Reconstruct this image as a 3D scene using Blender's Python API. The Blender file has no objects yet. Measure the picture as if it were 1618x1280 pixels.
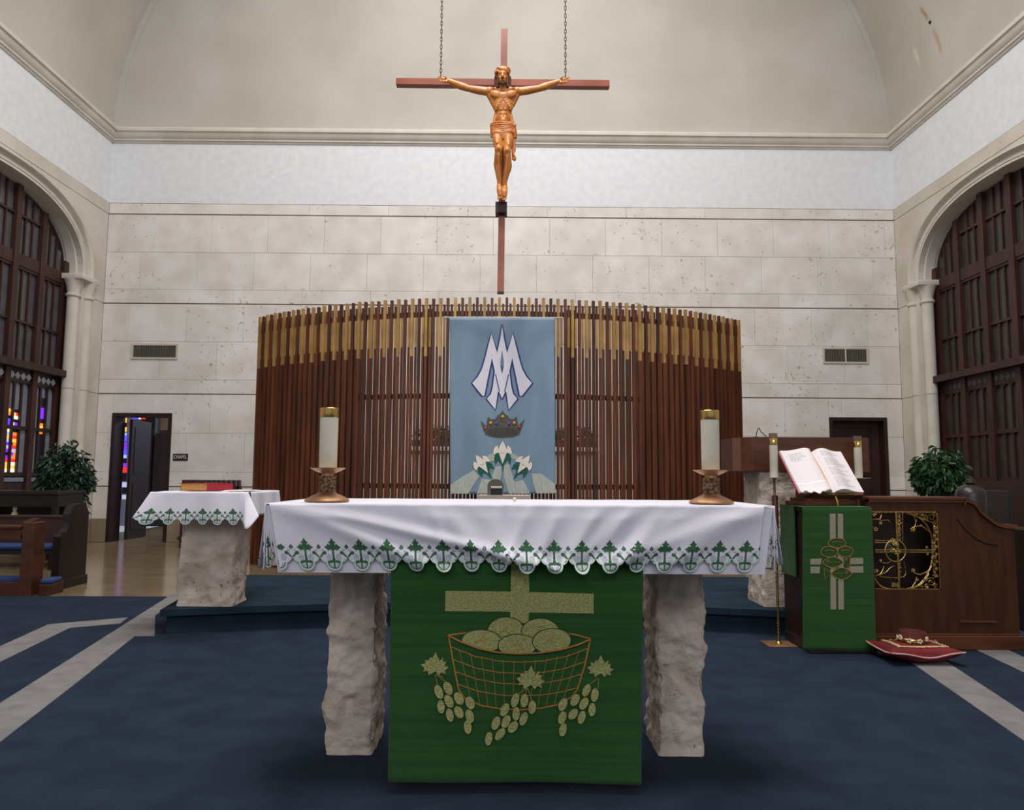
import bpy, bmesh, math, random
from mathutils import Vector, Matrix, noise
from mathutils.geometry import tessellate_polygon
PI = math.pi
C = bpy.context.scene.collection
scn = bpy.context.scene
random.seed(7)

# ---------------------------------------------------------------- camera
F_PX, PITCH, YAW, ROLL, EYE = 1187.0, .0951, .0087, .0055, 1.0956
_r0 = Vector((math.cos(YAW), -math.sin(YAW), 0)); _f0 = Vector((math.sin(YAW), math.cos(YAW), 0))
_z = Vector((0, 0, 1))
FW = _f0*math.cos(PITCH) + _z*math.sin(PITCH)
_u0 = -_f0*math.sin(PITCH) + _z*math.cos(PITCH)
RT = _r0*math.cos(ROLL) + _u0*math.sin(ROLL)
UP = _u0*math.cos(ROLL) - _r0*math.sin(ROLL)
cam = bpy.data.cameras.new('camera'); camo = bpy.data.objects.new('camera', cam); C.objects.link(camo)
cam.sensor_width = 36; cam.lens = F_PX/1618*36; cam.clip_end = 100
m3 = Matrix((RT, UP, -FW)).transposed()
camo.matrix_world = Matrix.Translation((0, 0, EYE)) @ m3.to_4x4()
scn.camera = camo

def at(px, py, Y=None, Z=None, X=None):
    """the point of the room that was measured at photo pixel (px, py) on a known plane"""
    d = FW + RT*((px-809)/F_PX) - UP*((py-640)/F_PX)
    if Y is not None: t = Y/d.y
    elif Z is not None: t = (Z-EYE)/d.z
    else: t = X/d.x
    return Vector((0, 0, EYE)) + d*t

# ---------------------------------------------------------------- world, lights, exposure
w = bpy.data.worlds.new('world'); scn.world = w; w.use_nodes = True
w.node_tree.nodes['Background'].inputs[0].default_value = (.80, .87, 1.0, 1)
w.node_tree.nodes['Background'].inputs[1].default_value = .42
scn.view_settings.view_transform = 'Standard'; scn.view_settings.look = 'None'
scn.view_settings.gamma = 1; scn.view_settings.use_curve_mapping = False
scn.view_settings.exposure = 0.1

def area(name, loc, target, sx, sy, power, col):
    l = bpy.data.lights.new(name, 'AREA'); l.shape = 'RECTANGLE'; l.size = sx; l.size_y = sy
    l.energy = power; l.color = col
    o = bpy.data.objects.new(name, l); C.objects.link(o); o.location = loc
    o.rotation_euler = (Vector(target)-Vector(loc)).to_track_quat('-Z', 'Y').to_euler()
    return o
area('sanctuary_ceiling_light', (0, 7.0, 11.0), (0, 10.0, 0), 5.5, 4.5, 600, (1, .965, .945))
area('altar_ceiling_light', (0, 2.0, 9.6), (0, 3.0, 0), 3.0, 2.0, 430, (1, .98, .98))
area('nave_light', (0, -4.8, 5.2), (0, 12.4, 4.4), 9.0, 3.0, 215, (.97, .97, 1))
def spot(name, loc, target, power, size, col, r=.1):
    l = bpy.data.lights.new(name, 'SPOT'); l.energy = power; l.spot_size = size; l.spot_blend = .6
    l.color = col; l.shadow_soft_size = r
    o = bpy.data.objects.new(name, l); C.objects.link(o); o.location = loc
    o.rotation_euler = (Vector(target)-Vector(loc)).to_track_quat('-Z', 'Y').to_euler()
spot('crucifix_spotlight', (-.6, 1.6, 10.6), (-.04, 6.6, 4.2), 560, math.radians(20), (1, .86, .66))

# ---------------------------------------------------------------- materials
def srgb(c):
    return tuple((v/255/12.92 if v/255 <= .04045 else ((v/255+.055)/1.055)**2.4) for v in c)
MATS = {}
def M(name, col, rough=.6, metal=0, col2=None, nscale=4, stretch=(1, 1, 1), ncontrast=(.35, .65), bump=0, bscale=40,
      spec=.5, rnd=0, emit=None, estr=1, trans=0, sheen=0, pits=None, pitscale=14, local=False):
    m = bpy.data.materials.new(name); m.use_nodes = True; nt = m.node_tree; n = nt.nodes; L = nt.links
    b = n['Principled BSDF']
    b.inputs['Roughness'].default_value = rough; b.inputs['Metallic'].default_value = metal
    b.inputs['Specular IOR Level'].default_value = spec
    if trans: b.inputs['Transmission Weight'].default_value = trans
    if sheen: b.inputs['Sheen Weight'].default_value = sheen
    c1 = (*srgb(col), 1); b.inputs['Base Color'].default_value = c1
    tc = n.new('ShaderNodeTexCoord'); geo = n.new('ShaderNodeNewGeometry')
    src = tc.outputs['Object'] if local else geo.outputs['Position']
    mp = n.new('ShaderNodeMapping'); mp.inputs['Scale'].default_value = stretch; L.new(src, mp.inputs[0])
    last = None
    if col2:
        t = n.new('ShaderNodeTexNoise'); t.inputs['Scale'].default_value = nscale; t.inputs['Detail'].default_value = 6
        L.new(mp.outputs[0], t.inputs['Vector'])
        r = n.new('ShaderNodeValToRGB'); r.color_ramp.elements[0].position = ncontrast[0]; r.color_ramp.elements[1].position = ncontrast[1]
        r.color_ramp.elements[0].color = c1; r.color_ramp.elements[1].color = (*srgb(col2), 1)
        L.new(t.outputs['Fac'], r.inputs[0]); last = r.outputs[0]
    if pits:
        t1 = n.new('ShaderNodeTexNoise'); t1.inputs['Scale'].default_value = pitscale; t1.inputs['Detail'].default_value = 3
        t2 = n.new('ShaderNodeTexNoise'); t2.inputs['Scale'].default_value = 1.1; t2.inputs['Detail'].default_value = 2
        L.new(geo.outputs['Position'], t1.inputs['Vector']); L.new(geo.outputs['Position'], t2.inputs['Vector'])
        ad = n.new('ShaderNodeMath'); ad.operation = 'ADD'
        mu = n.new('ShaderNodeMath'); mu.operation = 'MULTIPLY'; mu.inputs[1].default_value = .30
        L.new(t2.outputs['Fac'], mu.inputs[0]); L.new(t1.outputs['Fac'], ad.inputs[0]); L.new(mu.outputs[0], ad.inputs[1])
        rr = n.new('ShaderNodeMapRange'); rr.inputs[1].default_value = .825; rr.inputs[2].default_value = .89
        L.new(ad.outputs[0], rr.inputs[0])
        mx = n.new('ShaderNodeMixRGB'); mx.inputs[2].default_value = (*srgb(pits), 1)
        if last: L.new(last, mx.inputs[1])
        else: mx.inputs[1].default_value = c1
        m2 = n.new('ShaderNodeMath'); m2.operation = 'MULTIPLY'; m2.inputs[1].default_value = .75
        L.new(rr.outputs[0], m2.inputs[0]); L.new(m2.outputs[0], mx.inputs[0]); last = mx.outputs[0]
    if rnd:
        oi = n.new('ShaderNodeObjectInfo'); mr = n.new('ShaderNodeMapRange')
        mr.inputs[3].default_value = 1-rnd; mr.inputs[4].default_value = 1+rnd
        L.new(oi.outputs['Random'], mr.inputs[0])
        mx = n.new('ShaderNodeMixRGB'); mx.blend_type = 'MULTIPLY'; mx.inputs[0].default_value = 1
        if last: L.new(last, mx.inputs[1])
        else: mx.inputs[1].default_value = c1
        cb = n.new('ShaderNodeCombineColor')
        for i in range(3): L.new(mr.outputs[0], cb.inputs[i])
        L.new(cb.outputs[0], mx.inputs[2]); last = mx.outputs[0]
    if last: L.new(last, b.inputs['Base Color'])
    if bump:
        t = n.new('ShaderNodeTexNoise'); t.inputs['Scale'].default_value = bscale; t.inputs['Detail'].default_value = 5
        L.new(mp.outputs[0], t.inputs['Vector'])
        bp = n.new('ShaderNodeBump'); bp.inputs['Strength'].default_value = bump; bp.inputs['Distance'].default_value = .01
        L.new(t.outputs['Fac'], bp.inputs['Height']); L.new(bp.outputs[0], b.inputs['Normal'])
    if emit:
        b.inputs['Emission Color'].default_value = (*srgb(emit), 1); b.inputs['Emission Strength'].default_value = estr
    MATS[name] = m
    return m

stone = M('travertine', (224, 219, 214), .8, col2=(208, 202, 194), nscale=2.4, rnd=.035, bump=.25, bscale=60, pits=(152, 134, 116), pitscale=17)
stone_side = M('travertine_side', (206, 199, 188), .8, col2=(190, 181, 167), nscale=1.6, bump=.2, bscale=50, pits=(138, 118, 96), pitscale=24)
mortar = M('mortar', (164, 153, 140), .9); string_dark = M('string_line_shadow_gap', (112, 98, 86), .95)
wainscot = M('dark_travertine', (150, 136, 112), .5, col2=(132, 117, 94), nscale=2)
band_mat = M('white_plaster', (224, 226, 228), .9, col2=(216, 218, 220), nscale=9, bump=.55, bscale=85)
vault_mat = M('vault_plaster', (189, 184, 175), .9, col2=(178, 172, 162), nscale=.8, bump=.12, bscale=20)
cornice_mat = M('cornice_stone', (208, 201, 190), .75, col2=(196, 188, 176), nscale=3)
rough_stone = M('rough_coquina', (218, 202, 188), .9, col2=(190, 172, 156), nscale=7, bump=.8, bscale=45, pits=(106, 84, 66), pitscale=26)
terrazzo = M('polished_terrazzo', (136, 118, 92), .16, col2=(120, 102, 78), nscale=3, spec=.6)
carpet = M('blue_carpet', (42, 53, 69), 1, col2=(35, 45, 60), nscale=5, bump=.7, bscale=260, spec=.1)
carpet2 = M('step_blue_carpet', (40, 56, 70), 1, col2=(34, 48, 60), nscale=5, bump=.7, bscale=260, spec=.1)
stripe = M('grey_carpet_stripe', (134, 131, 130), 1, col2=(120, 117, 117), nscale=8, bump=.6, bscale=260, spec=.1)
walnut = M('walnut_slat', (102, 53, 29), .5, col2=(72, 36, 19), nscale=4, stretch=(3, 3, .35), rnd=.3)
dark_walnut = M('dark_walnut_rail', (44, 24, 16), .5, col2=(34, 18, 12), nscale=4)
brass_sleeve = M('brass_sleeve', (186, 146, 88), .5, .25, col2=(160, 122, 70), nscale=5, rnd=.15)
brass = M('polished_brass', (206, 172, 104), .25, 1, col2=(168, 134, 76), nscale=20, bump=.3, bscale=80)
brass_smooth = M('smooth_brass', (206, 172, 104), .18, 1)
bronze = M('copper_bronze', (184, 142, 104), .45, .8, col2=(156, 116, 82), nscale=12)
dark_bronze = M('textured_bronze', (138, 108, 82), .45, .8, col2=(78, 62, 48), nscale=90, ncontrast=(.45, .55), bump=1, bscale=120)
oak = M('oak_desk', (76, 41, 19), .5, spec=.3, col2=(56, 30, 13), nscale=3, stretch=(7, 7, .8), rnd=.06)
oak_h = M('oak_rail', (98, 52, 26), .4, col2=(74, 38, 18), nscale=3, stretch=(.8, 7, 7))
window_wood = M('window_mahogany', (64, 29, 17), .55, col2=(40, 18, 11), nscale=3, stretch=(5, 5, .6), rnd=.1)
dark_wood = M('dark_door_wood', (46, 27, 20), .45, col2=(32, 18, 14), nscale=3, stretch=(5, 5, .6))
pew_wood = M('pew_wood', (78, 40, 25), .4, col2=(54, 27, 17), nscale=3, stretch=(.8, 4, 4))
black_wood = M('black_brown_wood', (30, 21, 18), .4, col2=(22, 15, 13), nscale=3)
cushion_blue = M('blue_seat_fabric', (44, 66, 120), .9, col2=(36, 54, 100), nscale=12, bump=.3, bscale=200)
linen = M('white_linen', (226, 222, 232), .85, col2=(220, 216, 226), nscale=5, bump=.15, bscale=300, sheen=.2)
lace_green = M('green_embroidery', (62, 112, 72), .85, col2=(44, 88, 58), nscale=120, bump=.4, bscale=400)
lace_pale = M('pale_lace_edge', (200, 214, 204), .85, col2=(184, 202, 190), nscale=100, bump=.4, bscale=400)
lace_grey = M('grey_lace_fill', (190, 192, 200), .85, col2=(166, 172, 178), nscale=150, ncontrast=(.45, .55))
green_cloth = M('green_cloth', (33, 88, 25), .9, col2=(27, 72, 21), nscale=3, stretch=(.4, 1, 22), bump=.4, bscale=220, sheen=.1)
gold_fill = M('gold_thread', (208, 204, 136), .65, col2=(160, 162, 92), nscale=130, stretch=(1, 1, 2), ncontrast=(.4, .6), bump=1, bscale=220)
gold_line = M('orange_thread', (178, 122, 48), .6, col2=(150, 100, 40), nscale=80)
thin_line = M('tan_thread', (140, 118, 56), .7)
dark_thread = M('dark_green_thread', (28, 58, 28), .8)
beige_strip = M('beige_ribbon', (158, 152, 130), .8, col2=(140, 134, 112), nscale=90, stretch=(1, 1, 4))
blue_banner = M('blue_banner_cloth', (128, 154, 176), .85, col2=(116, 142, 164), nscale=2, stretch=(2, 1, .7), bump=.2, bscale=260, sheen=.2)
banner_white = M('banner_white', (222, 222, 232), .85)
banner_navy = M('banner_navy', (52, 52, 128), .8)
banner_crown = M('banner_crown_grey', (98, 92, 84), .6, col2=(66, 62, 56), nscale=80)
banner_dark = M('banner_crown_dark', (60, 58, 54), .7, col2=(76, 72, 64), nscale=60)
banner_ray = M('banner_ray', (186, 192, 184), .7, col2=(164, 174, 168), nscale=14, stretch=(6, 1, 1))
banner_green = M('banner_green', (20, 92, 70), .8)
petal_mat = M('banner_petal', (232, 224, 218), .85)
gem_red = M('gem_red', (170, 40, 44), .3); gem_blue = M('gem_blue', (60, 72, 190), .3); gem_gold = M('gem_gold', (216, 168, 60), .3)
wax = M('ivory_wax', (218, 212, 192), .5, col2=(210, 202, 182), nscale=6, spec=.4)
cross_wood = M('rosewood_beam', (160, 84, 58), .32, col2=(132, 66, 46), nscale=4, stretch=(1, 4, 1))
foot_wood = M('foot_block_wood', (54, 30, 20), .5, col2=(42, 22, 14), nscale=8)
figure_wood = M('carved_linden', (206, 132, 56), .34, col2=(184, 108, 40), nscale=9, spec=.6)
cloth_wood = M('carved_linden_cloth', (202, 126, 62), .4, col2=(178, 100, 44), nscale=9)
hair_wood = M('carved_hair', (62, 34, 18), .45, col2=(112, 62, 30), nscale=40, bump=1, bscale=70)
iron = M('dark_iron', (64, 56, 50), .5, .6)
vent_mat = M('vent_metal', (112, 108, 94), .5, .3); vent_frame = M('vent_frame', (196, 186, 170), .6); vent_dark = M('vent_dark', (38, 36, 30), .8)
sign_black = M('sign_black', (24, 24, 24), .4); sign_white = M('sign_white', (224, 222, 214), .5)
leaf_mat = M('ficus_leaf', (30, 62, 38), .45, col2=(16, 40, 26), nscale=9, spec=.5)
leaf_mat2 = M('bright_leaf', (46, 88, 42), .45, col2=(20, 50, 28), nscale=9, spec=.5)
bark = M('ficus_bark', (70, 54, 40), .9); pot_mat = M('wicker_pot', (70, 52, 38), .8, col2=(48, 34, 24), nscale=60)
soil = M('soil', (34, 26, 20), 1)
paper = M('book_page', (238, 230, 230), .8); ink = M('book_ink', (176, 168, 172), .9); book_red = M('red_book_cover', (164, 30, 44), .5)
gilt = M('gilt_edge', (214, 164, 92), .4, .2, col2=(186, 134, 66), nscale=60, stretch=(1, 1, 6)); ribbon_m = M('gold_ribbon', (208, 154, 48), .5)
velvet = M('red_velvet', (120, 10, 24), .8, col2=(92, 6, 16), nscale=9)
trim_gold = M('cream_gold_braid', (200, 178, 128), .7, col2=(170, 146, 92), nscale=110, bump=.8, bscale=160)
piping_m = M('pink_piping', (196, 150, 138), .7)
silver = M('silver_blossom', (240, 226, 190), .25, .5)
glass_dim = M('dim_obscured_glass', (64, 62, 58), .35, col2=(50, 50, 46), nscale=5, spec=.5)
glass_pale = M('pale_obscured_glass', (118, 120, 130), .35, col2=(100, 102, 112), nscale=5, emit=(108, 112, 128), estr=.16)
quat_mat = M('quatrefoil_glass', (150, 152, 158), .4, emit=(120, 124, 134), estr=.2)
glass_pale2 = M('pale_obscured_glass_upper', (84, 84, 88), .35, col2=(70, 70, 72), nscale=5, emit=(92, 92, 100), estr=.03)
SG = {k: M('stained_'+k, c, .3, emit=c, estr=s) for k, c, s in (
    ('amber', (240, 180, 70), 1.1), ('white', (250, 235, 190), 1.3), ('blue', (70, 80, 245), 1.2), ('violet', (120, 40, 225), 1.1),
    ('red', (225, 40, 40), 1.1), ('orange', (240, 120, 40), 1.1), ('pale', (170, 176, 205), .9), ('dark', (30, 26, 40), .2))}
white_stone = M('white_altar_cloth', (240, 236, 232), .8)
pale_stone = M('pinkish_stone', (190, 174, 164), .7, col2=(176, 160, 150), nscale=8)
dark_plastic = M('black_plastic', (22, 22, 26), .35); grey_metal = M('grey_olive_shell', (88, 86, 74), .5)
band_silver = M('silver_band', (200, 192, 186), .4, .3)
chapel_wall = M('chapel_plaster', (136, 138, 152), .8); chapel_tan = M('chapel_tan', (112, 92, 66), .8)
figurine_m = M('cream_ceramic', (214, 206, 176), .5)
maroon = M('dark_maroon_wood', (58, 28, 30), .5)

# ---------------------------------------------------------------- building helpers
WM = {}
def link(o, parent=None):
    C.objects.link(o)
    if parent is not None:
        o.parent = parent
    WM[o] = WM[parent] if parent is not None else o.matrix_basis.copy()
def tag(o, label=None, cat=None, group=None, kind=None):
    if label: o['label'] = label
    if cat: o['category'] = cat
    if group: o['group'] = group
    if kind: o['kind'] = kind
    return o
def empty(name, loc, label=None, cat=None, group=None, kind=None):
    o = bpy.data.objects.new(name, None); o.location = loc; o.empty_display_size = .1
    C.objects.link(o); WM[o] = Matrix.Translation(loc)
    return tag(o, label, cat, group, kind)
class MB:
    """collects shapes in world coordinates; build() links them as ONE mesh object"""
    def __init__(s): s.b = bmesh.new()
    def box(s, x0, x1, y0, y1, z0, z1, bev=0):
        v = [s.b.verts.new((x, y, z)) for x in (x0, x1) for y in (y0, y1) for z in (z0, z1)]
        fs = [s.b.faces.new([v[i] for i in q]) for q in ((0, 1, 3, 2), (4, 6, 7, 5), (0, 4, 5, 1), (2, 3, 7, 6), (0, 2, 6, 4), (1, 5, 7, 3))]
        if bev:
            es = list({e for f in fs for e in f.edges})
            bmesh.ops.bevel(s.b, geom=es, offset=bev, segments=2, affect='EDGES', profile=.5)
        return s
    def prism(s, pts, f0, f1):
        """extrude a 2D outline (concave allowed): f0/f1 map a 2D point to the near and the far 3D point"""
        a = [s.b.verts.new(f0(p)) for p in pts]; c = [s.b.verts.new(f1(p)) for p in pts]
        tris = tessellate_polygon([[Vector((p[0], p[1], 0)) for p in pts]])
        for t in tris:
            try:
                s.b.faces.new([a[i] for i in t]); s.b.faces.new([c[i] for i in reversed(t)])
            except ValueError: pass
        n = len(pts)
        for i in range(n):
            s.b.faces.new((a[i], a[(i+1) % n], c[(i+1) % n], c[i]))
        return s
    def xz(s, pts, y0, y1): return s.prism(pts, lambda p: (p[0], y0, p[1]), lambda p: (p[0], y1, p[1]))
    def yz(s, pts, x0, x1): return s.prism(pts, lambda p: (x0, p[0], p[1]), lambda p: (x1, p[0], p[1]))
    def xy(s, pts, z0, z1): return s.prism(pts, lambda p: (p[0], p[1], z0), lambda p: (p[0], p[1], z1))
    def lathe(s, prof, c, seg=32, cap=True, ex=1, ey=1):
        rings = []
        for r, z in prof:
            rings.append([s.b.verts.new((c[0]+r*ex*math.cos(2*PI*i/seg), c[1]+r*ey*math.sin(2*PI*i/seg), c[2]+z)) for i in range(seg)])
        for a, b2 in zip(rings, rings[1:]):
            for i in range(seg): s.b.faces.new((a[i], a[(i+1) % seg], b2[(i+1) % seg], b2[i]))
        if cap: s.b.faces.new(list(reversed(rings[0]))); s.b.faces.new(rings[-1])
        return s
    def tube(s, pts, r, seg=8, cap=True):
        pts = [Vector(p) for p in pts]; n = len(pts)
        rs = r if isinstance(r, (list, tuple)) else [r]*n
        rings = []; prev = None
        for i, p in enumerate(pts):
            d = (pts[min(i+1, n-1)]-pts[max(i-1, 0)])
            if d.length < 1e-9: d = Vector((0, 0, 1))
            d.normalize()
            if prev is None:
                a = Vector((0, 0, 1)) if abs(d.z) < .9 else Vector((1, 0, 0))
                u = d.cross(a).normalized()
            else:
                u = (prev-d*prev.dot(d)); u = u.normalized() if u.length > 1e-6 else d.orthogonal().normalized()
            prev = u; v = d.cross(u)
            rings.append([s.b.verts.new(p+(u*math.cos(2*PI*k/seg)+v*math.sin(2*PI*k/seg))*rs[i]) for k in range(seg)])
        for a, b2 in zip(rings, rings[1:]):
            for k in range(seg): s.b.faces.new((a[k], a[(k+1) % seg], b2[(k+1) % seg], b2[k]))
        if cap: s.b.faces.new(list(reversed(rings[0]))); s.b.faces.new(rings[-1])
        return s
    def ball(s, c, r, sc=(1, 1, 1), sub=2):
        g = bmesh.ops.create_icosphere(s.b, subdivisions=sub, radius=r)
        for v in g['verts']: v.co = Vector((v.co.x*sc[0], v.co.y*sc[1], v.co.z*sc[2]))+Vector(c)
        return s
    def grid(s, nu, nv, fn, closed_u=False):
        vs = [[s.b.verts.new(fn(i/nu, j/nv)) for j in range(nv+1)] for i in range(nu+(0 if closed_u else 1))]
        n = len(vs)
        for i in range(nu):
            for j in range(nv):
                s.b.faces.new((vs[i][j], vs[(i+1) % n][j], vs[(i+1) % n][j+1], vs[i][j+1]))
        return s
    def xf(s, mtx, verts=None):
        bmesh.ops.transform(s.b, matrix=mtx, verts=verts or s.b.verts[:]); return s
    def build(s, name, mat, parent=None, smooth=False, auto=35, kind=None, label=None, cat=None, group=None, solid=0, loc=None, fix=True, face=(0, -1, .25)):
        if fix and len(s.b.faces) < 200000: bmesh.ops.recalc_face_normals(s.b, faces=s.b.faces[:])
        if solid:
            fv = Vector(face); s.b.normal_update()
            if sum((f.normal*f.calc_area() for f in s.b.faces), Vector()).dot(fv) < 0: bmesh.ops.reverse_faces(s.b, faces=s.b.faces[:])
        me = bpy.data.meshes.new(name); s.b.to_mesh(me); s.b.free()
        o = bpy.data.objects.new(name, me)
        if parent is not None:
            me.transform(WM[parent].inverted())
        elif loc is not None:
            me.transform(Matrix.Translation(-Vector(loc))); o.location = loc
        link(o, parent)
        me.materials.append(mat)
        if smooth:
            for p in me.polygons: p.use_smooth = True
            if auto: me.set_sharp_from_angle(angle=math.radians(auto))
        if solid:
            md = o.modifiers.new('thickness', 'SOLIDIFY'); md.thickness = solid; md.offset = -1
        tag(o, label, cat, group, kind)
        return o
def decal(polys, S, mat, name, parent, off, step=None, smooth=False):
    """flat appliqué: 2D outlines laid on a cloth surface S(u, v, offset)"""
    b = bmesh.new()
    for pts in polys:
        if len(pts) < 3: continue
        vs = [b.verts.new((p[0], p[1], 0)) for p in pts]
        for t in tessellate_polygon([[v.co.copy() for v in vs]]):
            try: b.faces.new([vs[i] for i in t])
            except ValueError: pass
    if step:
        xs = [v.co.x for v in b.verts]; ys = [v.co.y for v in b.verts]
        for ax, lo, hi in ((0, min(xs), max(xs)), (1, min(ys), max(ys))):
            k = math.floor(lo/step)+1
            while k*step < hi:
                co = Vector((k*step, 0, 0)) if ax == 0 else Vector((0, k*step, 0))
                no = Vector((1, 0, 0)) if ax == 0 else Vector((0, 1, 0))
                bmesh.ops.bisect_plane(b, geom=b.verts[:]+b.edges[:]+b.faces[:], plane_co=co, plane_no=no)
                k += 1
    for v in b.verts: v.co = S(v.co.x, v.co.y, off)
    m = MB(); m.b.free(); m.b = b
    return m.build(name, mat, parent, smooth=smooth, auto=None, fix=False)
def stroke(pts, w, closed=False):
    """ribbon of quads along a 2D polyline"""
    n = len(pts); L, R = [], []
    P = [Vector((p[0], p[1])) for p in pts]
    for i in range(n):
        if closed: a, c = P[(i-1) % n], P[(i+1) % n]
        else: a, c = P[max(i-1, 0)], P[min(i+1, n-1)]
        d = (c-a); d = d.normalized() if d.length > 1e-9 else Vector((1, 0))
        nn = Vector((-d.y, d.x))*w/2; L.append(P[i]+nn); R.append(P[i]-nn)
    out = []
    for i in range(n if closed else n-1):
        j = (i+1) % n; out.append([tuple(L[i]), tuple(L[j]), tuple(R[j]), tuple(R[i])])
    return out
def ell(cx, cy, rx, ry, n=16, a=0):
    ca, sa = math.cos(a), math.sin(a)
    return [(cx+rx*math.cos(t)*ca-ry*math.sin(t)*sa, cy+rx*math.cos(t)*sa+ry*math.sin(t)*ca) for t in [2*PI*i/n for i in range(n)]]
def smooth_pts(pts, n=5, closed=False):
    P = [Vector(p) for p in pts]; out = []; N = len(P)
    rng = range(N if closed else N-1)
    for i in rng:
        if closed: p0, p1, p2, p3 = P[(i-1) % N], P[i], P[(i+1) % N], P[(i+2) % N]
        else: p0, p1, p2, p3 = P[max(i-1, 0)], P[i], P[i+1], P[min(i+2, N-1)]
        for k in range(n):
            t = k/n
            out.append(.5*((2*p1)+(p2-p0)*t+(2*p0-5*p1+4*p2-p3)*t*t+(3*p1-p0-3*p2+p3)*t**3))
    if not closed: out.append(P[-1])
    return out
def copy_tree(o, parent=None):
    c = o.copy(); C.objects.link(c); c.parent = parent
    WM[c] = WM[o]
    for ch in [x for x in ALL_CHILDREN(o)]: copy_tree(ch, c)
    return c
def ALL_CHILDREN(o): return [x for x in bpy.data.objects if x.parent == o]

# ================================================================ SETTING
XL, XR, YW = -6.75, 6.63, 12.44
YN = -6.0                        # the nave end, behind the camera
ZS = [0, .372, .901, 2.428, 3.955, 5.495, 5.689, 6.742]   # string lines
floor = MB().box(XL-.6, XR+.6, YN, YW+4.2, -.12, 0).build('floor', terrazzo, kind='structure')
# carpet of the chancel, laid on the terrazzo, with its grey stripes
def gp(px, py): p = at(px, py, Z=0); return (p.x, p.y)
carp = MB().xy([(-4.75, YN+.1), (4.9, YN+.1), (4.9, 6.85), (-4.75, 6.9)], 0.0005, .010).build('carpet', carpet, kind='structure')
def ext(a, b, yend):            # carry the straight edge a->b on across the floor
    (x0, y0), (x1, y1) = gp(*a), gp(*b); t = (yend-y0)/(y1-y0); return (x0+(x1-x0)*t, yend)
s1 = [ext((278, 937), (0, 1115), .4), gp(0, 1115), gp(278, 937), gp(300, 937), gp(245, 975), gp(244, 1008), gp(213, 1008), gp(119, 1084), gp(0, 1177), ext((119, 1084), (0, 1177), .4)]
s2 = [ext((76, 989), (0, 1024), 2.2), gp(0, 1024), gp(76, 989), gp(202, 978), gp(190, 987.5), gp(110, 994.6), gp(0, 1049), ext((110, 994.6), (0, 1049), 2.2)]
s3 = [gp(1380, 987), gp(1395, 987), gp(1487, 1043), gp(1618, 1130), ext((1487, 1043), (1618, 1130), .4), ext((1430, 1043), (1618, 1175), .4), gp(1618, 1175), gp(1430, 1043), gp(1375, 1000)]
s4 = [gp(1510, 1003), gp(1550, 1003), gp(1593, 1030), gp(1618, 1041.6), ext((1593, 1030), (1618, 1041.6), 2.2), ext((1543, 1030), (1618, 1065.7), 2.2), gp(1618, 1065.7), gp(1543, 1030)]
for i, (poly, zz) in enumerate(((s1, .0125), (s2, .0115), (s3, .0125), (s4, .0125))):
    MB().xy(poly, .008, zz).build('trim_%d' % (i+1), stripe, kind='structure')

# ---- raised step platform (bowed front edge, overhanging nosing)
def front_y(x): return 5.60-.40*((x+.1)/2.35)**2
pts_f = [(-2.34+4.70*i/24, front_y(-2.34+4.70*i/24)) for i in range(25)]
pl = empty('step_platform', (0, 6.2, 0), kind='structure')
body = [(x, y+.04) for x, y in pts_f]; body[0] = (-2.31, body[0][1]); body[-1] = (2.33, body[-1][1])
MB().xy(body+[(2.50, 7.07), (-2.58, 7.07)], .010, .135).build('riser', carpet2, pl)
sl = MB(); sl.xy(pts_f+[(2.52, 7.08), (-2.62, 7.08)], .135, .18)
bmesh.ops.bevel(sl.b, geom=[e for e in sl.b.edges if abs(e.verts[0].co.z-e.verts[1].co.z) < 1e-5 and len(e.link_faces) == 2 and e.calc_face_angle(0) > .8 and (e.verts[0].co.y+e.verts[1].co.y)/2 < 6.9],
                offset=.018, segments=3, affect='EDGES')
sl.build('step_top', carpet2, pl, smooth=True)

# ---- back wall: backing, ashlar blocks, plaster band
DL = (-6.495, -5.515, 2.108); DR = (5.396, 6.361, 2.108)          # door openings
wb = empty('wall_back', (0, YW, 0), kind='structure')
bk = MB()
for x0, x1, z0, z1 in ((XL-.3, DL[0], 0, 2.108), (DL[1], DR[0], 0, 2.108), (DR[1], XR+.3, 0, 2.108), (XL-.3, XR+.3, 2.108, 13.6)):
    bk.box(x0, x1, YW+.012, YW+.30, z0, z1)
bk.build('backing', mortar, wb)
def block(x0, x1, z0, z1, mat=stone, name='stone_block', g=.0012, proud=0):
    b = MB(); i = .004; y0 = YW-proud
    a = [b.b.verts.new(p) for p in ((x0+g, YW+.02, z0+g), (x1-g, YW+.02, z0+g), (x1-g, YW+.02, z1-g), (x0+g, YW+.02, z1-g))]
    m = [b.b.verts.new(p) for p in ((x0+g, y0+.004, z0+g), (x1-g, y0+.004, z0+g), (x1-g, y0+.004, z1-g), (x0+g, y0+.004, z1-g))]
    f = [b.b.verts.new(p) for p in ((x0+g+i, y0, z0+g+i), (x1-g-i, y0, z0+g+i), (x1-g-i, y0, z1-g-i), (x0+g+i, y0, z1-g-i))]
    b.b.faces.new(f)
    for k in range(4):
        j = (k+1) % 4; b.b.faces.new((a[k], a[j], m[j], m[k])); b.b.faces.new((m[k], m[j], f[j], f[k]))
    return b.build(name, mat, wb)
G = .008
courses = [(0, .372, wainscot, 1.3)]
for zl, zh in ((.372, .901),): courses.append((zl, zh-G, stone, 1.0))
for s in (.901, 2.428, 3.955):
    courses += [(s+G, s+.24, stone, 1.15), (s+.24, s+.88, stone, .955), (s+.88, s+1.54 if s > 3 else s+1.527-G, stone, .955)]
courses[-1] = (courses[-1][0], 5.495-G, stone, .955)
courses.append((5.495+G, 5.689-G/2, stone, 1.35))
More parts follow.
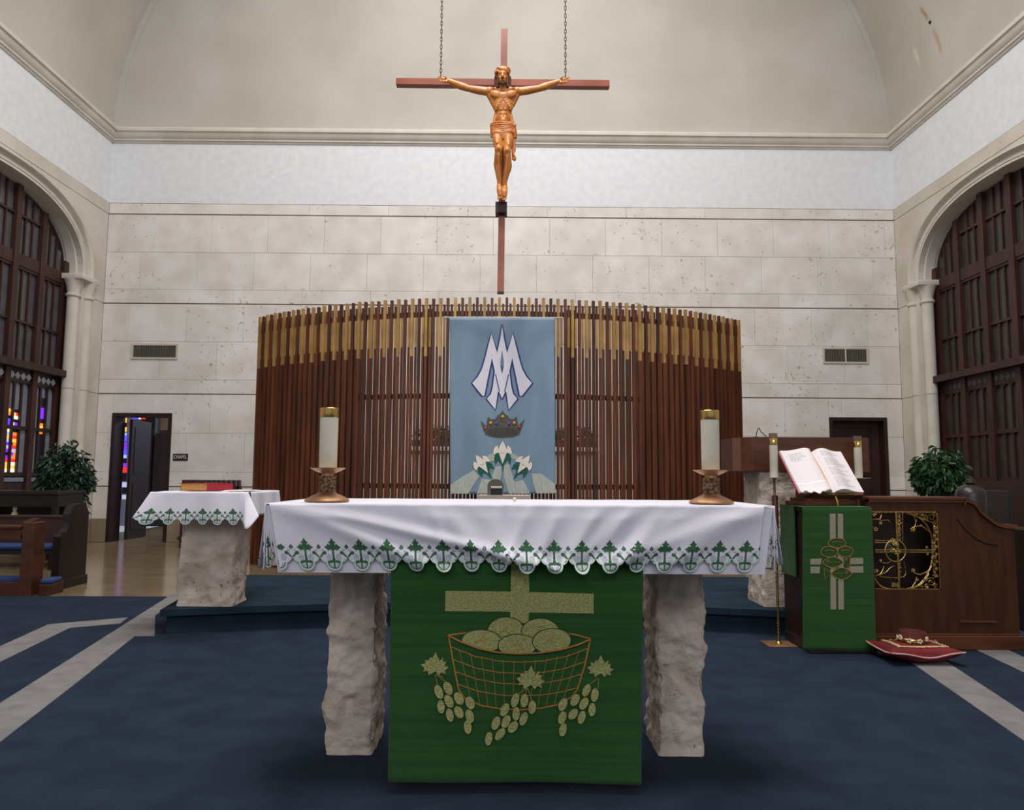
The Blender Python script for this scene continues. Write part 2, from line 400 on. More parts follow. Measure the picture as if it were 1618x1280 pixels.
for ci, (z0, z1, mat, wd) in enumerate(courses):
    x = XL - (wd*.5 if ci % 2 else wd*.08) + .1*math.sin(ci*2.3)
    cuts = [XL]
    while x < XR:
        if x > XL+.12 and x < XR-.12: cuts.append(x)
        x += wd
    cuts.append(XR)
    for a, c in zip(cuts, cuts[1:]):
        segs = [(a, c, z0, z1)]
        for d0, d1, dz in (DL, DR):
            new = []
            for (p, q, zz0, zz1) in segs:
                if q <= d0 or p >= d1 or zz0 >= dz: new.append((p, q, zz0, zz1)); continue
                if p < d0: new.append((p, d0, zz0, zz1))
                if q > d1: new.append((d1, q, zz0, zz1))
                if zz1 > dz+.02: new.append((max(p, d0), min(q, d1), dz, zz1))
            segs = new
        for (p, q, zz0, zz1) in segs:
            if q-p > .02 and zz1-zz0 > .02: block(p, q, zz0, zz1, mat, proud=random.uniform(0, .0025))
for z_ in (.901, 2.428, 3.955, 5.495):
    for xa_, xb_ in ((XL, XR),) if z_ > 2.2 else ((XL, DL[0]), (DL[1], DR[0]), (DR[1], XR)):
        MB().box(xa_, xb_, YW+.0085, YW+.013, z_-.012, z_+.012).build('string_line', string_dark, wb)
MB().box(XL, XR, YW-.004, YW+.02, 5.689, 6.75).build('plaster_band', band_mat, wb)
AC, AA, AB, ZV = (XL+XR)/2, (XR-XL)/2, 6.0, 6.98
def vault(t, k=1.0): return (AC-AA*k*math.cos(t), ZV+AB*k*math.sin(t))
lun = [vault(PI*i/48, .999) for i in range(49)]
MB().xz(lun, YW-.004, YW+.02).build('lunette', vault_mat, wb)
lun2 = [vault(PI*i/48, 1) for i in range(49)]; lun3 = [vault(PI*i/48, .985) for i in range(49)]
rim = MB()
for i in range(48):
    rim.xz([lun2[i], lun2[i+1], lun3[i+1], lun3[i]], YW-.025, YW+.0)
rim.build('trim_5', vault_mat, smooth=False, kind='structure')
# ---- vault
v = MB(); v.grid(64, 1, lambda a, b: (vault(PI*a)[0], YN+(YW-YN)*b, vault(PI*a)[1]))
v.build('ceiling', vault_mat, smooth=True, kind='structure', solid=0, fix=True)
# water stain and small hole in the plaster high on the right of the vault
def on_vault(px, py):
    d = FW + RT*((px-809)/F_PX) - UP*((py-640)/F_PX); lo, hi = 1.0, 14.0
    for _ in range(50):
        t = (lo+hi)/2; p_ = Vector((0, 0, EYE))+d*t
        ins = p_.x < XR if p_.z < ZV else ((p_.x-AC)/AA)**2+((p_.z-ZV)/AB)**2 < 1
        lo, hi = (t, hi) if ins else (lo, t)
    return Vector((0, 0, EYE))+d*lo
def stain(nt, pa, pb, wid, col, amt):
    n, L = nt.nodes, nt.links
    b = n['Principled BSDF']; src = b.inputs['Base Color'].links[0].from_socket
    geo = n.new('ShaderNodeNewGeometry'); nz = n.new('ShaderNodeTexNoise'); nz.inputs['Scale'].default_value = 7; nz.inputs['Detail'].default_value = 5
    L.new(geo.outputs['Position'], nz.inputs['Vector'])
    ax = (pb-pa); ln = ax.length; q = ax.to_track_quat('Z', 'Y')
    mp = n.new('ShaderNodeMapping'); mp.vector_type = 'TEXTURE'
    mp.inputs['Location'].default_value = (pa+pb)/2; mp.inputs['Rotation'].default_value = q.to_euler(); mp.inputs['Scale'].default_value = (wid, wid, ln/2)
    vm = n.new('ShaderNodeVectorMath'); vm.operation = 'MULTIPLY_ADD'; vm.inputs[1].default_value = (wid*1.6,)*3
    L.new(nz.outputs['Color'], vm.inputs[0]); L.new(geo.outputs['Position'], vm.inputs[2])
    of = n.new('ShaderNodeVectorMath'); of.operation = 'SUBTRACT'; of.inputs[1].default_value = (wid*.8,)*3; L.new(vm.outputs[0], of.inputs[0])
    L.new(of.outputs[0], mp.inputs[0])
    le = n.new('ShaderNodeVectorMath'); le.operation = 'LENGTH'; L.new(mp.outputs[0], le.inputs[0])
    mr = n.new('ShaderNodeMapRange'); mr.inputs[1].default_value = 1; mr.inputs[2].default_value = .2; mr.inputs[3].default_value = 0; mr.inputs[4].default_value = amt
    L.new(le.outputs['Value'], mr.inputs[0])
    mx = n.new('ShaderNodeMixRGB'); mx.inputs[2].default_value = (*srgb(col), 1); L.new(mr.outputs[0], mx.inputs[0]); L.new(src, mx.inputs[1]); L.new(mx.outputs[0], b.inputs['Base Color'])
nt = vault_mat.node_tree
stain(nt, on_vault(1451, 8), on_vault(1470, 36), .055, (160, 112, 70), .8)
stain(nt, on_vault(1470, 36), on_vault(1492, 95), .07, (172, 140, 100), .7)
stain(nt, on_vault(1440, 70), on_vault(1456, 110), .05, (216, 208, 198), .8)
stain(nt, on_vault(1445, 60), on_vault(1470, 130), .30, (176, 164, 138), .35)
hp = on_vault(1470, 35); MB().ball(hp, .028, (1, 1, 1), 2).build('trim_9', vent_dark, kind='structure')
# ---- cornices
def cornice_profile(): # (out from wall, z)
    return [(0, 6.742), (.02, 6.742), (.03, 6.765), (.055, 6.775), (.055, 6.80), (.062, 6.805), (.09, 6.83), (.11, 6.87), (.118, 6.90), (.145, 6.905), (.145, 6.945), (.125, 6.955), (.11, 6.99), (0, 7.01)]
cp = cornice_profile()
k = MB(); k.prism(cp, lambda p: (XL, YW-p[0], p[1]), lambda p: (XR, YW-p[0], p[1])); k.build('trim_6', cornice_mat, kind='structure', smooth=True, auto=30)
k = MB(); k.prism(cp, lambda p: (XL+p[0], YN, p[1]), lambda p: (XL+p[0], YW-.0, p[1])); k.build('trim_7', cornice_mat, kind='structure', smooth=True, auto=30)
k = MB(); k.prism(cp, lambda p: (XR-p[0], YN, p[1]), lambda p: (XR-p[0], YW-.0, p[1])); k.build('trim_8', cornice_mat, kind='structure', smooth=True, auto=30)

# ---- side walls with their great arches
YC = 9.95
def arch(hw, spring, rise, n=28):
    """four-centred arch outline from one springer to the other (Y, z)"""
    out = []
    for i in range(n+1):
        t = PI*i/n; c, s = math.cos(t), math.sin(t)
        out.append((YC-hw*math.copysign(abs(c)**.86, c), spring+rise*(s**.82 if s > 1e-9 else 0)))
    return out
HWO, HWI, SPR = 2.08, 1.84, 4.25
for side, X, sg in (('left', XL, -1), ('right', XR, 1)):
    wl = empty('wall_'+side, (X, 6, 0), kind='structure')
    # backing with the opening
    b = MB(); ao = arch(HWI+.02, SPR, 1.02)
    oz = [(YC-HWI-.02, 0)]+ao+[(YC+HWI+.02, 0)]
    outer = [(YN, 0)]+oz+[(YW, 0), (YW, 7.0), (YN, 7.0)]
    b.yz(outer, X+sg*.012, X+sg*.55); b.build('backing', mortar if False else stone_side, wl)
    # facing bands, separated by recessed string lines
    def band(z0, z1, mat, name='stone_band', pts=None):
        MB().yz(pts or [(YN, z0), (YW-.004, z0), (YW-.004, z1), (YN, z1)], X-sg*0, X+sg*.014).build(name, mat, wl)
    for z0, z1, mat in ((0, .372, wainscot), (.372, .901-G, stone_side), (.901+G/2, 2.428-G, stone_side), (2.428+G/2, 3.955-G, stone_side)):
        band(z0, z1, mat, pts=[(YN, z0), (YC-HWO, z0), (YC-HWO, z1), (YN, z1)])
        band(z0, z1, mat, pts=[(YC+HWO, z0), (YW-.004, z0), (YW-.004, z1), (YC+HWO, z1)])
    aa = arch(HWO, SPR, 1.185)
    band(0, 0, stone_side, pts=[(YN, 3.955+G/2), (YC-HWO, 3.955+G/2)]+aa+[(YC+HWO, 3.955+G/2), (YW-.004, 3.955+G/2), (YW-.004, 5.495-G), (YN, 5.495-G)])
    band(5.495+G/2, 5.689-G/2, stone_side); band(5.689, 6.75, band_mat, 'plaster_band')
    # moulded archivolt swept round the opening
    prof = [(.0, .0), (.0, -.035), (.05, -.06), (.09, -.035), (.10, .02), (.15, .05), (.17, .07), (.19, .02), (.24, .0), (.27, .03), (.27, .10), (.30, .12), (.30, .26)]
    n = 40; outer_a = arch(HWO, SPR, 1.185, n); mb = MB(); rings = []
    for i, (yy, zz) in enumerate(outer_a):
        a = outer_a[max(i-1, 0)]; c = outer_a[min(i+1, n)]
        d = Vector((c[0]-a[0], c[1]-a[1])).normalized(); nn = Vector((d.y, -d.x))
        if i in (0, n): nn = Vector((1 if i == 0 else -1, 0))
        iy, iz = arch(HWI, SPR, 1.03, n)[i]
        rings.append([mb.b.verts.new((X+sg*q, yy+(iy-yy)*p/.30, zz+(iz-zz)*p/.30)) for p, q in prof])
    for r1, r2 in zip(rings, rings[1:]):
        for j in range(len(prof)-1): mb.b.faces.new((r1[j], r1[j+1], r2[j+1], r2[j]))
    mb.build('archivolt', cornice_mat, wl, smooth=True, auto=40)
    # engaged columns, both jambs
    for e in (1, -1):
        for q, (dy, dx, r) in enumerate(((2.035, .02, .078), (1.80, .11, .088))):
            cy, cx = YC+e*dy, X+sg*dx
            c = MB(); c.lathe([(r+.05, 0), (r+.05, .14), (r+.02, .17), (r+.045, .21), (r+.01, .25), (r, .28), (r, 2.42), (r, 3.90)], (cx, cy, 0), 24)
            c.build('column_shaft', cornice_mat, wl, smooth=True, auto=40)
            c = MB(); c.lathe([(r, 3.88), (r+.022, 3.90), (r+.022, 3.93), (r, 3.95), (r+.01, 4.02), (r+.03, 4.10), (r+.055, 4.16)], (cx, cy, 0), 24)
            c.build('capital', cornice_mat, wl, smooth=True, auto=40)
            c = MB(); c.lathe([(r+.004, 2.425), (r+.004, 2.435)], (cx, cy, 0), 24); c.build('shaft_joint', mortar, wl)
        ab = MB(); ab.box(min(X-sg*.10, X+sg*.30), max(X-sg*.10, X+sg*.30), YC+e*1.915-.245, YC+e*1.915+.245, 4.16, 4.25, .016)
        ab.build('abacus', cornice_mat, wl, smooth=True, auto=40)
    # ---- timber window filling the arch
    xw = X+sg*.25                                  # face plane of the timber
    wn = empty('window_'+('1' if sg < 0 else '2'), (xw, YC, 0), kind='structure')
    mull = [YC-.05+k_*.61 for k_ in range(-3, 4)]; mull[0] = YC-1.84; mull[6] = YC+1.80
    def top_z(y):
        t = min(1, abs((y-YC)/(HWI+.02))); return SPR+1.02*max(0, 1-t**2.35)**.62
    def wbox(y0, y1, z0, z1, name, mat, d0=0, d1=.09):
        MB().box(min(xw+sg*d0, xw+sg*d1), max(xw+sg*d0, xw+sg*d1), y0, y1, z0, z1).build(name, mat, wn)
    for i, y in enumerate(mull):
        hw = .055 if 0 < i < 6 else .09
        wbox(y-hw, y+hw, 0, max(SPR, top_z(y)), 'mullion', window_wood, -.03, .10)
    y0, y1 = mull[0], mull[-1]
    wbox(y0, y1, 0, .86, 'lower_panel', dark_wood if sg < 0 else window_wood, .03, .12)
    wbox(y0-.05, y1+.05, 2.60, 2.70, 'ledge', window_wood, -.16, .10)
    wbox(y0, y1, 4.08, 4.26, 'transom', window_wood, -.015, .08)
    for bi in range(6):
        a, c = mull[bi]+(.055 if bi else .09), mull[bi+1]-(.055 if bi < 5 else .09)
        W3 = (c-a)
        # rails of this bay
        for z0, z1 in ((.86, .97), (1.06, 1.12), (1.73, 1.785), (2.41, 2.60), (2.70, 2.74), (3.27, 3.305), (4.04, 4.08)):
            wbox(a, c, z0, z1, 'rail', window_wood if z0 > 2.5 or sg > 0 else dark_wood, .0, .07)
        ztop = max(SPR+.05, min(top_z(a), top_z(c)))
        if ztop > 4.9: wbox(a, c, 4.80, 4.835, 'rail', window_wood, .0, .07)
        for j in (1, 2):
            yb = a+W3*j/3
            wbox(yb-.017, yb+.017, .97, 2.45, 'glazing_bar', window_wood if sg > 0 else dark_wood, .01, .06)
            wbox(yb-.015, yb+.015, 2.70, max(4.3, top_z(yb)-.02), 'glazing_bar', window_wood, .01, .06)
        gp0 = glass_pale if sg < 0 else glass_dim
        for j in range(3):
            ya, yb = a+W3*j/3, a+W3*(j+1)/3
            def pane(z0, z1, mat): wbox(ya, yb, z0, z1, 'pane', mat, .04, .05)
            stained = sg < 0 and ((bi == 4 and j in (0, 1)) or (bi == 5 and j == 2 and False))
            if sg < 0 and bi == 4 and j in (0, 1):
                seq = ['amber', 'amber', 'dark', 'blue', 'pale', 'blue', 'white', 'dark', 'amber', 'pale', 'dark', 'pale', 'violet', 'pale', 'violet', 'red', 'violet', 'amber', 'white'] if j == 0 else \
                      ['dark', 'amber', 'white', 'dark', 'white', 'pale', 'dark', 'orange', 'red', 'amber', 'dark', 'red', 'pale', 'violet', 'orange', 'red', 'orange', 'amber', 'white']
                zt, zb_ = 2.02, 1.12; hh = (zt-zb_)/len(seq)
                pane(2.02, 2.41, gp0)
                for q, cn in enumerate(seq):
                    z1_ = zt-q*hh; hw_ = (yb-ya)
                    if q % 3 == 1:
                        s_ = random.uniform(.35, .65)
                        wbox(ya, ya+hw_*s_, z1_-hh, z1_, 'pane', SG[cn], .04, .05); wbox(ya+hw_*s_, yb, z1_-hh, z1_, 'pane', SG[random.choice(list(SG))], .04, .05)
                    else: pane(z1_-hh, z1_, SG[cn])
            elif sg < 0 and bi == 5 and j == 1:
                for z0, z1, cn in ((2.25, 2.41, None), (2.1, 2.25, 'dark'), (1.93, 2.1, 'violet'), (1.86, 1.93, 'dark'), (1.82, 1.86, 'orange'), (1.785, 1.82, 'amber'), (1.70, 1.74, 'orange'), (1.12, 1.70, 'dark')):
                    pane(z0, z1, SG[cn] if cn else gp0)
            else:
                pane(1.12, 1.74, gp0); pane(1.78, 2.41, gp0)
            pane(2.74, 3.27, glass_pale2 if sg < 0 else glass_dim); pane(3.30, 4.05, glass_pale2 if sg < 0 else glass_dim)
            zt = min(top_z(ya), top_z(yb))
            if zt > 4.35:
                pane(4.26, max(4.3, zt), glass_pale2 if sg < 0 else glass_dim)
            # round-headed light tops: small spandrels
            ym = (ya+yb)/2; r = (yb-ya)/2-.017
            arc = [(ym+r*math.cos(PI*t/8), 2.35+.055*math.sin(PI*t/8)) for t in range(9)]
            MB().yz([(yb, 2.35)]+arc[1:]+[(ya, 2.35), (ya, 2.42), (yb, 2.42)] if False else [(yb, 2.35)]+arc+[(ya, 2.35), (ya, 2.42), (yb, 2.42)], xw+sg*.015, xw+sg*.035).build('light_head', window_wood if sg > 0 else dark_wood, wn)
        wbox(a+.03, c-.03, .985, 1.045, 'pane', gp0, -.003, .0) if sg < 0 else None
        # pierced row of quatrefoils
        for j in range(4):
            yq = a+W3*(j+.5)/4
            MB().yz([(yq-W3/8, 2.505), (yq-.030, 2.535), (yq, 2.560), (yq+.030, 2.535), (yq+W3/8, 2.505), (yq+.030, 2.475), (yq, 2.450), (yq-.030, 2.475)], xw-sg*.004, xw+sg*.0).build('quatrefoil', quat_mat if sg < 0 else glass_dim, wn)
    # timber spandrel closing the arch behind the upper lights
    b = MB(); b.yz(oz, xw+sg*.06, xw+sg*.085); b.build('window_back', dark_wood, wn)

# ---- doors in the back wall
def door_frame(nm, d, deep):
    dn = empty(nm, ((d[0]+d[1])/2, YW, 0), kind='structure')
    x0, x1, zt = d; t = .055
    MB().box(x0, x0+t, YW-.012, YW+deep, 0, zt).build('jamb', dark_wood, dn)
    MB().box(x1-t, x1, YW-.012, YW+deep, 0, zt).build('jamb', dark_wood, dn)
    MB().box(x0+t, x1-t, YW-.012, YW+deep, zt-t, zt).build('door_head', dark_wood, dn)
    return dn
d1 = door_frame('door_1', DL, .32)
# the leaf stands open into the chapel, hinged on the left
lf = MB(); lf.box(0, .80, -.022, .022, .01, 2.03)
for z0, z1 in ((.15, .95), (1.10, 1.90)):
    lf.box(.12, .68, -.030, -.022, z0, z1)
hx, hy = at(205, 700, Y=YW+.34).x, YW+.36
lf.xf(Matrix.Translation((hx, hy, 0)) @ Matrix.Rotation(math.radians(94), 4, 'Z')); lf.build('door_leaf', dark_wood, d1)
d2 = door_frame('door_2', DR, .24)
lf = MB(); lf.box(DR[0]+.055, DR[1]-.055, YW+.19, YW+.235, .01, DR[2]-.055); lf.build('door_leaf', M('reddish_door', (58, 30, 28), .5, col2=(46, 22, 20), nscale=3, stretch=(5, 5, .6)), d2)
for z0, z1 in ((.2, .95), (1.1, 1.95)):
    MB().box(DR[0]+.19, DR[1]-.19, YW+.178, YW+.19, z0, z1, .004).build('door_panel', dark_wood, d2)
MB().lathe([(.012, 0), (.026, .01), (.026, .03), (.012, .04)], (0, 0, 0), 16).xf(Matrix.Translation((DR[0]+.12, YW+.19, 1.02)) @ Matrix.Rotation(PI/2, 4, 'X')).build('door_handle', brass, d2, smooth=True)
# the chapel seen through the open door
ch = empty('wall_chapel', (-6, YW+2, 0), kind='structure')
b = MB(); b.box(-8.6, -4.2, YW+3.9, YW+4.0, 0, 3.2); b.build('chapel_back', chapel_wall, ch)
MB().box(-8.7, -8.6, YW+.3, YW+4, 0, 3.2).build('chapel_side', chapel_wall, ch)
MB().box(-4.3, -4.2, YW+.3, YW+4, 0, 3.2).build('chapel_side', chapel_wall, ch)
MB().box(-8.7, -4.2, YW+.3, YW+4, 3.2, 3.3).build('chapel_ceiling', chapel_wall, ch)
xa = at(255, 700, Y=YW+3.8).x; xb = at(276, 700, Y=YW+3.8).x; xs = at(243.5, 700, Y=YW+3.8).x
MB().box(xa-.04, xb+.3, YW+3.80, YW+3.9, 2.05, 3.2).build('tan_panel', chapel_tan, ch)
MB().box(xs+.02, xb+.3, YW+3.78, YW+3.9, 0, 1.98).build('dark_panelling', dark_wood, ch)
MB().box(-7.6, xs-.28, YW+3.80, YW+3.9, 0, 3.2).build('dark_panelling', dark_wood, ch)
# stained glass lancet of the chapel, lit by daylight
YS = YW+3.78; seq = [('amber', 655, 668), ('dark', 668, 675), ('amber', 675, 682), ('pale', 684, 688), ('blue', 688, 697), ('violet', 699, 706), ('violet', 706, 711), ('blue', 711, 719), ('pale', 719, 724),
                       ('dark', 724, 732), ('violet', 732, 737), ('red', 738, 747), ('dark', 747, 760), ('pale', 762, 770), ('dark', 770, 780), ('pale', 782, 789)]
sgw = empty('window_3', (at(196, 700, Y=YS).x, YS, 1.5), kind='structure')
for cn, ya, yb in seq:
    p, q = at(193, ya, Y=YS), at(199.5, yb, Y=YS)
    MB().box(p.x, q.x, YS, YS+.015, q.z, p.z).build('stained_pane', SG[cn], sgw)
for cn, xa_, xb_ in (('violet', 209, 214), ('blue', 214, 220), ('white', 220, 223), ('red', 223, 230)):
    p, q = at(xa_, 659, Y=YS), at(xb_, 662.5, Y=YS)
    MB().box(p.x, q.x, YS-.02, YS-.005, q.z, p.z).build('stained_pane', SG[cn], sgw)
area('chapel_ceiling_light', (-5.6, YW+2.6, 3.1), (-5.6, YW+2.6, 0), 1.6, 1.0, 75, (.85, .9, 1))

# ---- air vents and sign on the wall
for i, (xa, ya, xb, yb) in enumerate(((209, 543, 281, 568), (1299, 549, 1372, 575))):
    p, q = at(xa, ya, Y=YW), at(xb, yb, Y=YW); t = .03
    x0, x1, z0, z1 = p.x, q.x, q.z, p.z
    vt = empty('air_vent', ((x0+x1)/2, YW, z0), ('metal louvred air vent high on the stone wall above the open chapel door', 'metal louvred air vent high on the stone wall above the closed right door')[i], 'vent', 'air vents on the back wall')
    fr = MB()
    for bx in ((x0, x1, z1-t, z1), (x0, x1, z0, z0+t), (x0, x0+t, z0+t, z1-t), (x1-t, x1, z0+t, z1-t)): fr.box(bx[0], bx[1], YW-.02, YW+.0, bx[2], bx[3])
    fr.build('frame', vent_frame, vt)
    MB().box(x0+t, x1-t, YW-.006, YW-.002, z0+t, z1-t).build('backing', vent_dark, vt)
    nS = 26; proto = None
    for s in range(nS):
        xx = x0+t+(x1-x0-2*t)*(s+.5)/nS
        if proto is None:
            proto = MB().box(xx-.006, xx+.006, YW-.017, YW-.006, z0+t, z1-t).build('louvre', vent_mat, vt); px0 = xx
        else:
            c = proto.copy(); C.objects.link(c); c.parent = vt; c.location = (xx-px0, 0, 0)
    if i: MB().box((x0+x1)/2-.012, (x0+x1)/2+.012, YW-.02, YW-.006, z0+t, z1-t).build('mullion', vent_frame, vt)
p, q = at(274, 717, Y=YW), at(297, 728, Y=YW)
sg_ = empty('wall_sign', ((p.x+q.x)/2, YW, q.z), 'small black sign with white letters CHAPEL beside the open door', 'sign')
MB().box(p.x, q.x, YW-.012, YW-.001, q.z, p.z, .002).build('plate', sign_black, sg_)
def text_mesh(body, size, loc, rot, mat, name, parent, extrude=.001):
    cu = bpy.data.curves.new(name, 'FONT'); cu.body = body; cu.size = size; cu.align_x = 'CENTER'; cu.align_y = 'CENTER'; cu.extrude = extrude; cu.offset = 0; cu.space_character = 1.12
    t = bpy.data.objects.new('tmp', cu); C.objects.link(t)
    dg = bpy.context.evaluated_depsgraph_get(); dg.update()
    me = bpy.data.meshes.new_from_object(t.evaluated_get(dg)); bpy.data.objects.remove(t)
    me.transform(Matrix.LocRotScale(loc, rot, None)); me.transform(WM[parent].inverted())
    o = bpy.data.objects.new(name, me); me.materials.clear(); me.materials.append(mat); link(o, parent); return o
from mathutils import Euler
tx = text_mesh('CHAPEL', .086, Vector(((p.x+q.x)/2, YW-.0135, (p.z+q.z)/2)), Euler((PI/2, 0, 0)), sign_white, 'lettering', sg_)
tx.data.transform(Matrix.Diagonal((.64, 1, 1, 1)))

# ================================================================ SLATTED SCREEN
SR, SXC, SYF = 4.68, -.075, 8.30
SCY = SYF+SR
scr = empty('slatted_screen', (SXC, SYF+.6, 0), 'tall curved screen of walnut slats with brass sleeves behind the altar', 'screen')
AMAX = math.radians(40.9); NS = 81
def on_arc(a, r): return (SXC+r*math.sin(a), SCY-r*math.cos(a))
def slat_mesh(nm, w_, d_, z0, z1, mat):
    b = MB(); b.box(-w_/2, w_/2, -d_/2, d_/2, z0, z1)
    me = bpy.data.meshes.new(nm); b.b.normal_update(); b.b.to_mesh(me); b.b.free(); me.materials.append(mat); return me
m_front = slat_mesh('slat', .029, .034, 0, 3.10, walnut)
m_back = slat_mesh('slat', .025, .016, 0, 3.035, walnut)
m_sl1 = slat_mesh('brass_sleeve', .0305, .036, 2.44, 3.105, brass_sleeve)
m_sl2 = slat_mesh('brass_sleeve', .0265, .018, 2.55, 2.89, brass_sleeve)
def place_slat(me, a, r, z=0, sl=None):
    o = bpy.data.objects.new('slat', me); C.objects.link(o); o.parent = scr
    x, y = on_arc(a, r); o.location = (x-SXC, y-(SYF+.6), z); o.rotation_euler = (0, 0, a)
    if sl:
        s = bpy.data.objects.new('brass_sleeve', sl); C.objects.link(s); s.parent = o
for i in range(NS):
    a = -AMAX+2*AMAX*i/(NS-1)
    place_slat(m_front, a, SR-.017, random.uniform(-.004, .004), m_sl1 if i % 2 == 0 else None)
    if i < NS-1: place_slat(m_back, a+AMAX/(NS-1), SR-.026, random.uniform(-.004, .004), m_sl2)
for z in (2.93, 1.995, .985):
    b = MB(); n = 60
    for i in range(n):
        a0, a1 = -AMAX+2*AMAX*i/n, -AMAX+2*AMAX*(i+1)/n
        b.xy([on_arc(a0, SR-.038), on_arc(a1, SR-.038), on_arc(a1, SR-.078), on_arc(a0, SR-.078)], z-.028, z+.028)
    bmesh.ops.remove_doubles(b.b, verts=b.b.verts[:], dist=1e-5)
    b.build('rail', dark_walnut, scr)
for a in (-.62, -.365, -.178, .178, .365, .62):
    b = MB(); b.box(-.045, .045, -.05, .05, 0, 3.0); x, y = on_arc(a, SR-.127)
    b.xf(Matrix.Translation((x, y, 0)) @ Matrix.Rotation(a, 4, 'Z')); b.build('post', dark_walnut, scr)

for sgn in (-1, 1):             # solid panels close the flanks of the screen, lower than the slats
    b = MB(); n = 12
    for i in range(n):
        a0, a1 = sgn*(.365+.345*i/n), sgn*(.365+.345*(i+1)/n)
        b.xy([on_arc(a0, SR-.225), on_arc(a1, SR-.225), on_arc(a1, SR-.25), on_arc(a0, SR-.25)], 0, 2.62)
    bmesh.ops.remove_doubles(b.b, verts=b.b.verts[:], dist=1e-5)
    b.build('backing_panel', dark_walnut, scr)

# what stands behind the screen
cz = empty('rear_altar', (-.1, 10.6, 0), 'white-fronted rear altar glimpsed through the slats of the screen', 'altar')
MB().box(-1.30, 1.25, 10.35, 10.95, .10, 1.44, .01).build('body', white_stone, cz)
MB().box(-1.36, 1.31, 10.30, 11.0, 1.44, 1.50, .008).build('top', white_stone, cz)
MB().box(-1.36, 1.31, 10.30, 11.0, 0, .10).build('plinth', dark_wood, cz)
def leaf_cluster(name, parent, centre, rad, n, size, mat, seed=1, droop=.3, shell=.55, kind='stuff'):
    rnd = random.Random(seed); b = MB(); bm = b.b
    for i in range(n):
        while True:
            p = Vector((rnd.uniform(-1, 1), rnd.uniform(-1, 1), rnd.uniform(-1, 1)))
            if shell*rnd.random() < p.length < 1: break
        q = noise.noise(p*2.1+Vector((seed, 0, 0)))
        p = p*(1+.35*q)
        c = Vector(centre)+Vector((p.x*rad[0], p.y*rad[1], p.z*rad[2]))
        s = size*rnd.uniform(.6, 1.25)
        d = (Vector((p.x, p.y, p.z*.4-droop))+Vector((rnd.uniform(-.6, .6), rnd.uniform(-.6, .6), rnd.uniform(-.5, .5)))).normalized()
        sd = d.cross(Vector((rnd.uniform(-1, 1), rnd.uniform(-1, 1), rnd.uniform(-1, 1)))).normalized()
        up = d.cross(sd)*.12*s
        v = [bm.verts.new(c-d*s*.5), bm.verts.new(c-d*s*.12+sd*s*.22+up), bm.verts.new(c+d*s*.2+sd*s*.18+up), bm.verts.new(c+d*s*.55),
             bm.verts.new(c+d*s*.2-sd*s*.18+up), bm.verts.new(c-d*s*.12-sd*s*.22+up), bm.verts.new(c+d*s*.05)]
        bm.faces.new((v[0], v[1], v[2], v[6])); bm.faces.new((v[6], v[2], v[3])); bm.faces.new((v[6], v[3], v[4])); bm.faces.new((v[0], v[6], v[4], v[5]))
    return b.build(name, mat, parent, kind=kind, fix=False)
for i, (x0, x1, lb) in enumerate(((-1.30, -.50, 'low green plant in a wooden trough behind the slats left of the blue banner'), (.58, 1.30, 'low green plant in a wooden trough behind the slats right of the blue banner'))):
    tr = empty('planter_trough', ((x0+x1)/2, 10.6, 1.50), lb, 'planter', 'planters on the rear altar')
    MB().box(x0, x1, 10.48, 10.72, 1.50, 1.60, .006).build('trough', pew_wood, tr)
    leaf_cluster('foliage', tr, ((x0+x1)/2, 10.6, 1.68), ((x1-x0)/2*.95, .14, .13), 420, .07, leaf_mat2, seed=5+i, shell=.2)

# dark slatted racks by the back wall
for i, (x0, x1, lb) in enumerate(((-4.92, -4.02, 'dark maroon low slatted rack by the back wall behind the small side table'), (3.70, 4.75, 'dark maroon low slatted rack by the back wall behind the ambo pedestal'))):
    rk = empty('slatted_rack', ((x0+x1)/2, 11.55, 0), lb, 'rack', 'slatted racks by the back wall')
    zt = 1.02 if i == 0 else .85
    MB().box(x0, x1, 11.50, 11.60, zt-.15, zt-.09).build('rail', maroon, rk)
    MB().box(x0, x1, 11.47, 11.63, .12, .17).build('rail', maroon, rk)
    n = 12
    for k in range(n):
        xx = x0+(x1-x0)*(k+.5)/n
        MB().box(xx-.020, xx+.020, 11.50, 11.60, 0.0, zt, .006).build('slat', maroon, rk)

# ================================================================ BANNER
BY = 8.12
bn = empty('hanging_banner', (0, BY, 2.8), 'pale blue banner with white monogram, crown and lilies hanging on the slatted screen', 'banner')
SC = 3.881
def bpt(zx, zy): p = at(690+zx/SC, 470+zy/SC, Y=BY); return (p.x, p.z)
def bsurf(x, z, off):
    k = max(0, (2.82-z)/1.9)
    return Vector((x, BY-off+.008*math.sin(x*9+1.2)*k+.006*math.sin(x*21+z*3)*k, z))
c4 = [bpt(78, 124), bpt(722, 124), bpt(728, 1200), bpt(84, 1203)]
def bq(u, v):
    a = Vector(c4[0])*(1-u)+Vector(c4[1])*u; b_ = Vector(c4[3])*(1-u)+Vector(c4[2])*u; p = a*(1-v)+b_*v
    return bsurf(p.x, p.y-.008*math.sin(PI*u)*v*(0 if u < .01 else 1), 0)
MB().grid(48, 60, bq).build('cloth', blue_banner, bn, smooth=True, auto=None, solid=.003)
a, c = bpt(40, 122), bpt(778, 124)
MB().tube([(a[0], BY+.012, a[1]), (c[0], BY+.012, c[1])], .008, 10).build('hanging_rod', vent_frame, bn, smooth=True)
for px_ in (a[0]+.02, c[0]-.02):
    MB().tube([(px_, BY+.012, a[1]+.004), (px_, BY+.09, a[1]+.03), (px_, SYF+.035, a[1]+.03)], .004, 8).build('hook', banner_white, bn, smooth=True)
def bdec(polys, mat, name, off): return decal([[bpt(*p) for p in q] for q in polys], bsurf, mat, name, bn, off, step=.08)
